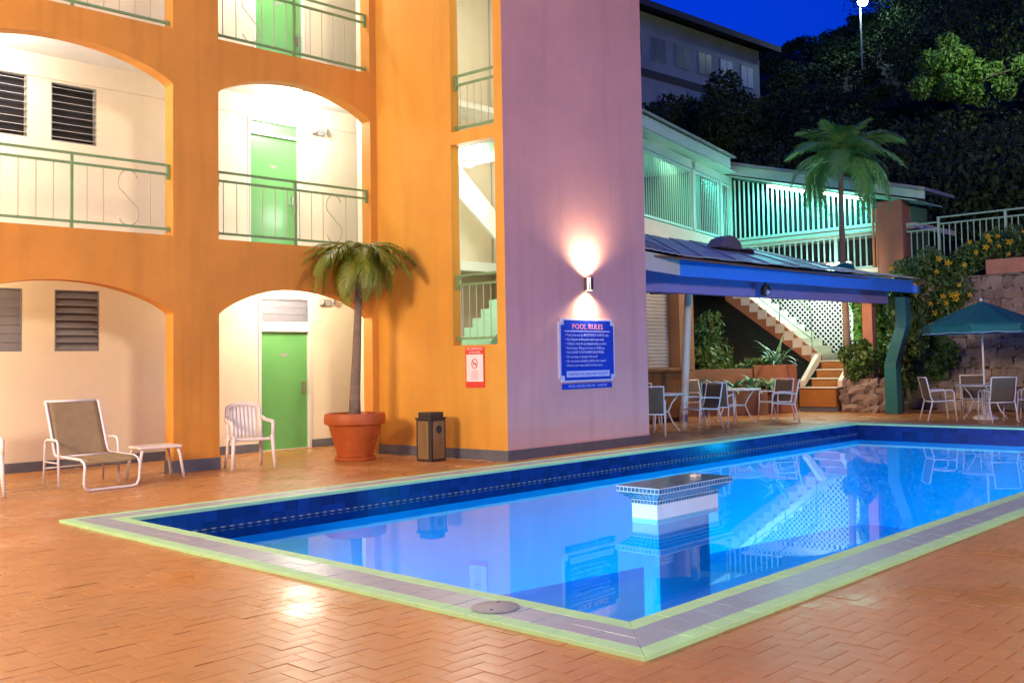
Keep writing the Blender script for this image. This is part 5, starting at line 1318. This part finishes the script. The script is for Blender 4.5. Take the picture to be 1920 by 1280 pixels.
# ================================================================== HILLSIDE: woodland, trees, houses, street lamp
r_ = np.random.default_rng(5); cs, rs = [], []
for k in range(1150):
    x = 29.5+70*r_.random()**1.3; y = -14+75*r_.random()
    if y-0.9*(x-29) > 26: continue
    R_ = 1.2+1.6*r_.random()*(0.7+x/90)
    z = hill_z(x, y)+R_*0.55
    # keep the hillside house and the lit tree clear of the wood in front of them
    d = Vector((x, y, z+R_))-Vector((0, 0, CAM_H)); zz = d.dot(_F); px, py = 1035+1870*d.dot(_R)/zz, 589-1870*d.dot(_U)/zz
    if zz < 62 and 1150 < px < 1430 and py < 150 and x < 60: continue
    if 37 < x < 56 and 26 < y < 39: continue
    if px < 1640 and py < max(-40, 96-(px-1425)*0.43): continue
    if zz < 46 and 1730 < px < 1880 and py < 175: continue
    if zz < 68 and 1550 < px < 1690 and py < 110: continue
    cs.append((x, y, z)); rs.append((R_, R_, R_*0.9))
for k in range(900):
    x = 34+45*r_.random(); y = 8+40*r_.random(); R_ = 0.7+0.5*r_.random(); z = hill_z(x, y)+R_*0.35
    d = Vector((x, y, z+R_))-Vector((0, 0, CAM_H)); zz = d.dot(_F); px, py = 1035+1870*d.dot(_R)/zz, 589-1870*d.dot(_U)/zz
    if not (1425 < px < 1760 and py < 330) or (px < 1640 and py < max(-40, 80-(px-1425)*0.38)): continue
    cs.append((x, y, z)); rs.append((R_, R_, R_*0.9))
cs = np.array(cs); rs = np.array(rs)
sub = []; subr = []
for c_, q in zip(cs, rs):
    for k in range(5):
        d = r_.normal(size=3); d /= np.linalg.norm(d); d[2] = abs(d[2])*0.9-0.1; sub.append(c_+d*q*0.6); subr.append(q*(0.35+0.25*r_.random()))
P_ = blob_points(np.array(sub), np.array(subr), 430000, r_, 0.6)
me = leaf_mesh('woodland', P_, 0.22, 0.55, rng=r_); me.materials.append(M['wood_leaf'])
tag(inst(me, 'hillside_woodland', None, (0, 0, 0)), 'dark woodland covering the night hillside', 'woodland', kind='stuff')
def tree(label, loc, H, R_, n_, leaf, m_, seed, light_up=False):
    r2 = np.random.default_rng(seed); t = thing('hillside_tree', label, 'tree', loc)
    pts = [(0, 0, -1.0), (0.1, 0, H*0.25), (0.0, 0.15, H*0.5), (0.15, 0.1, H*0.8)]; g = MB(); g.tube(pts, 0.16, 8, r1=0.05)
    cs2 = r2.normal(size=(26, 3))*np.array([R_, R_, H*0.33])*0.48+np.array([0, 0, H*0.62])
    for k in range(10): g.tube([pts[2], tuple((np.array(pts[2])+cs2[k])/2+r2.normal(size=3)*0.1), tuple(cs2[k])], 0.05, 5, r1=0.015)
    g.build('trunk', 'trunk', t)
    P2 = blob_points(cs2, np.full(26, R_*0.30), n_, r2, 0.3); me = leaf_mesh('crown', P2, leaf, 0.4, rng=r2); me.materials.append(M[m_]); inst(me, 'crown', t, (0, 0, 0)); return t
lt = (45.3, 16.4, 10.6)
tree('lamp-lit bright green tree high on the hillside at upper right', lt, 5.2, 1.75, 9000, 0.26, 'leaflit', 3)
tree('dim tree on the hillside at the far upper right edge', (46.5, 11.6, 10.8), 5.0, 1.6, 5000, 0.26, 'leaf', 4)
tree('round dark tree in front of the hillside house', (41.0, 27.6, 8.4), 6.4, 3.4, 14000, 0.30, 'wood_leaf', 6)

# hillside house at upper left of the wood
t = thing('hillside_house', 'pale two-storey house with dark overhanging roof on the hillside', 'house', (48.0, 31.0, 12.0), math.radians(0))
HF = frame((52.2, 30.7), 176.1)   # s along the facade towards the tower, t>0 towards the pool
def HP(s_, t_, z): p = HF(s_, t_, z); return (p[0]-48.0, p[1]-31.0, z-12.0)
g = MB(); g.box(0, 14.0, -5.0, 0.0, 13.0, 19.75, HP); g.build('wall', 'house', t)
g = MB(); g.box(-0.02, 14.0, 0.001, 0.06, 16.3, 16.7, HP); g.build('floor_band', 'houseroof', t)
g = MB(); g.hexa([HP(-0.8, 1.0, 19.77), HP(14.5, 1.0, 19.77), HP(14.5, -5.5, 20.3), HP(-0.8, -5.5, 20.3)], [HP(-0.8, 1.0, 19.9), HP(14.5, 1.0, 19.9), HP(14.5, -5.5, 20.5), HP(-0.8, -5.5, 20.5)]); g.build('roof', 'houseroof', t)
g = MB(); g.box(-0.82, 14.5, 1.001, 1.04, 19.6, 19.93, HP); g.build('fascia', 'houseroof', t)
for k in range(6):
    s0 = 0.7+2.0*k
    g = MB(); g.box(s0, s0+1.25, 0.002, 0.05, 17.3, 18.6, HP); w_ = g.build('window', 'house', t)
    for q in range(2):
        g = MB(); g.box(s0+0.06+0.6*q, s0+0.58+0.6*q, 0.051, 0.06, 17.37, 18.53, HP); g.build('pane', 'houselit' if k < 2 else 'housepane', w_)
# small houses far up
for (p, lab, rz, k_) in (((62.5, 18.6, 21.0), 'pale house corner at the top right edge of the photo', 0.9, 0.8),):
    t = thing('far_house', lab, 'house', p, rz); g = MB(); g.box(-2.2*k_, 2.2*k_, -1.8*k_, 1.8*k_, -6.0, 2.0*k_); g.build('wall', 'farwall', t)
    g = MB(); g.prism([(-2.5*k_, -2.1*k_, 2.01*k_), (2.5*k_, -2.1*k_, 2.01*k_), (0, -2.1*k_, 3.0*k_)], (0, 4.2*k_, 0)); g.build('roof', 'coral', t)
    g = MB(); g.box(-2.21*k_, -2.19*k_, -0.6*k_, 0.6*k_, 0.3*k_, 1.5*k_); g.build('window', 'glassdark', t)
# street lamp
t = thing('street_lamp', 'lit street lamp on a tall pole at the hilltop', 'street lamp', (56.3, 26.1, 14.5))
g = MB(); g.tube([(0, 0, -1.5), (0, 0, 8.05)], 0.08, 8, r1=0.05); g.build('pole', 'slatgrey', t)
g = MB(); g.tube([(0, 0, 8.0), (-0.25, -0.25, 8.1)], 0.04, 6); g.build('arm', 'steel', t)
g = MB(); g.lathe([(0.05, 0.1), (0.22, 0.05), (0.24, 0.0)], (-0.3, -0.3, 8.02), 14); g.build('hood', 'greyplastic', t, smooth=True)
g = MB(); g.lathe([(0.30, 0.0), (0.29, -0.12), (0.18, -0.25), (0.01, -0.3)], (-0.3, -0.3, 8.01), 14); g.build('lens', 'streetglow', t, smooth=True)
light('street_light', 'POINT', (-0.35, -0.35, 7.7), 500, (0.7, 1.0, 1.0), t, radius=0.2)
# lamp added just beyond the right edge of the view to light the tree
t = thing('added_tree_lamp', 'added unseen lamp on the hillside lighting the bright green tree', 'lamp post', (42.9, 11.6, 9.0))
g = MB(); g.tube([(0, 0, -1.0), (0, 0, 5.6)], 0.05, 8); g.build('post', 'blackmetal', t); g = MB(); g.lathe([(0.1, 0), (0.14, 0.1), (0.1, 0.22), (0.02, 0.25)], (0, 0, 5.6), 12); g.build('head', 'lampglow', t, smooth=True)
light('added_tree_light', 'POINT', (0, 0, 6.1), 750, (0.85, 1.0, 0.7), t, radius=0.15)

# ---------------------------------------------------------------- lamps added out of the frame (they light the paving and the orange wall)
def added_post_lamp(p, h_, power, label):
    t = thing('added_lamp_post', label, 'lamp post', p, group='added lamp posts on the deck')
    g = MB(); g.tube([(0, 0, 0), (0, 0, h_)], 0.045, 10); g.build('post', 'blackmetal', t)
    g = MB(); g.lathe([(0.05, 0.0), (0.18, 0.10), (0.22, 0.22), (0.18, 0.36), (0.06, 0.44)], (0, 0, h_), 20); g.build('globe', 'lampglow', t, smooth=True)
    light('lamp_light', 'POINT', (0, 0, h_+0.75), power, WARM, t, radius=1.5)
added_post_lamp((-4.0, 9.4, 0), 3.9, 6000, 'added unseen globe lamp post on the deck left of the lounge')  # unseen globe lamp added for the warm light assumed to come from the left
def flood(p, aim, power, label):  # unseen mast and flood added as warm frontal light on tower and piers
    t = thing('added_flood_lamp', label, 'floodlight', p, group='added flood lamps behind the viewpoint')
    g = MB(); g.tube([(0, 0, -p[2]), (0, 0, 0)], 0.07, 10); g.build('mast', 'blackmetal', t)
    d = Vector(aim)-Vector(p); q = d.to_track_quat('-Z', 'Y').to_euler()
    g = MB(); g.box(-0.22, 0.22, -0.16, 0.16, 0.0, 0.12); h = g.build('housing', 'blackmetal', t); h.rotation_euler = q
    g = MB(); g.box(-0.19, 0.19, -0.13, 0.13, -0.012, -0.002); h = g.build('lens', 'lampglow', t); h.rotation_euler = q
    light('flood_light', 'SPOT', tuple(d.normalized()*0.06), power, (1.0, 0.78, 0.55), t, radius=1.2, rot=q, spot=math.radians(110), blend=0.7)
flood((2.0, -11.0, 7.5), (9.0, 9.0, 1.0), 10500, 'added flood lamp on a mast behind the viewpoint')
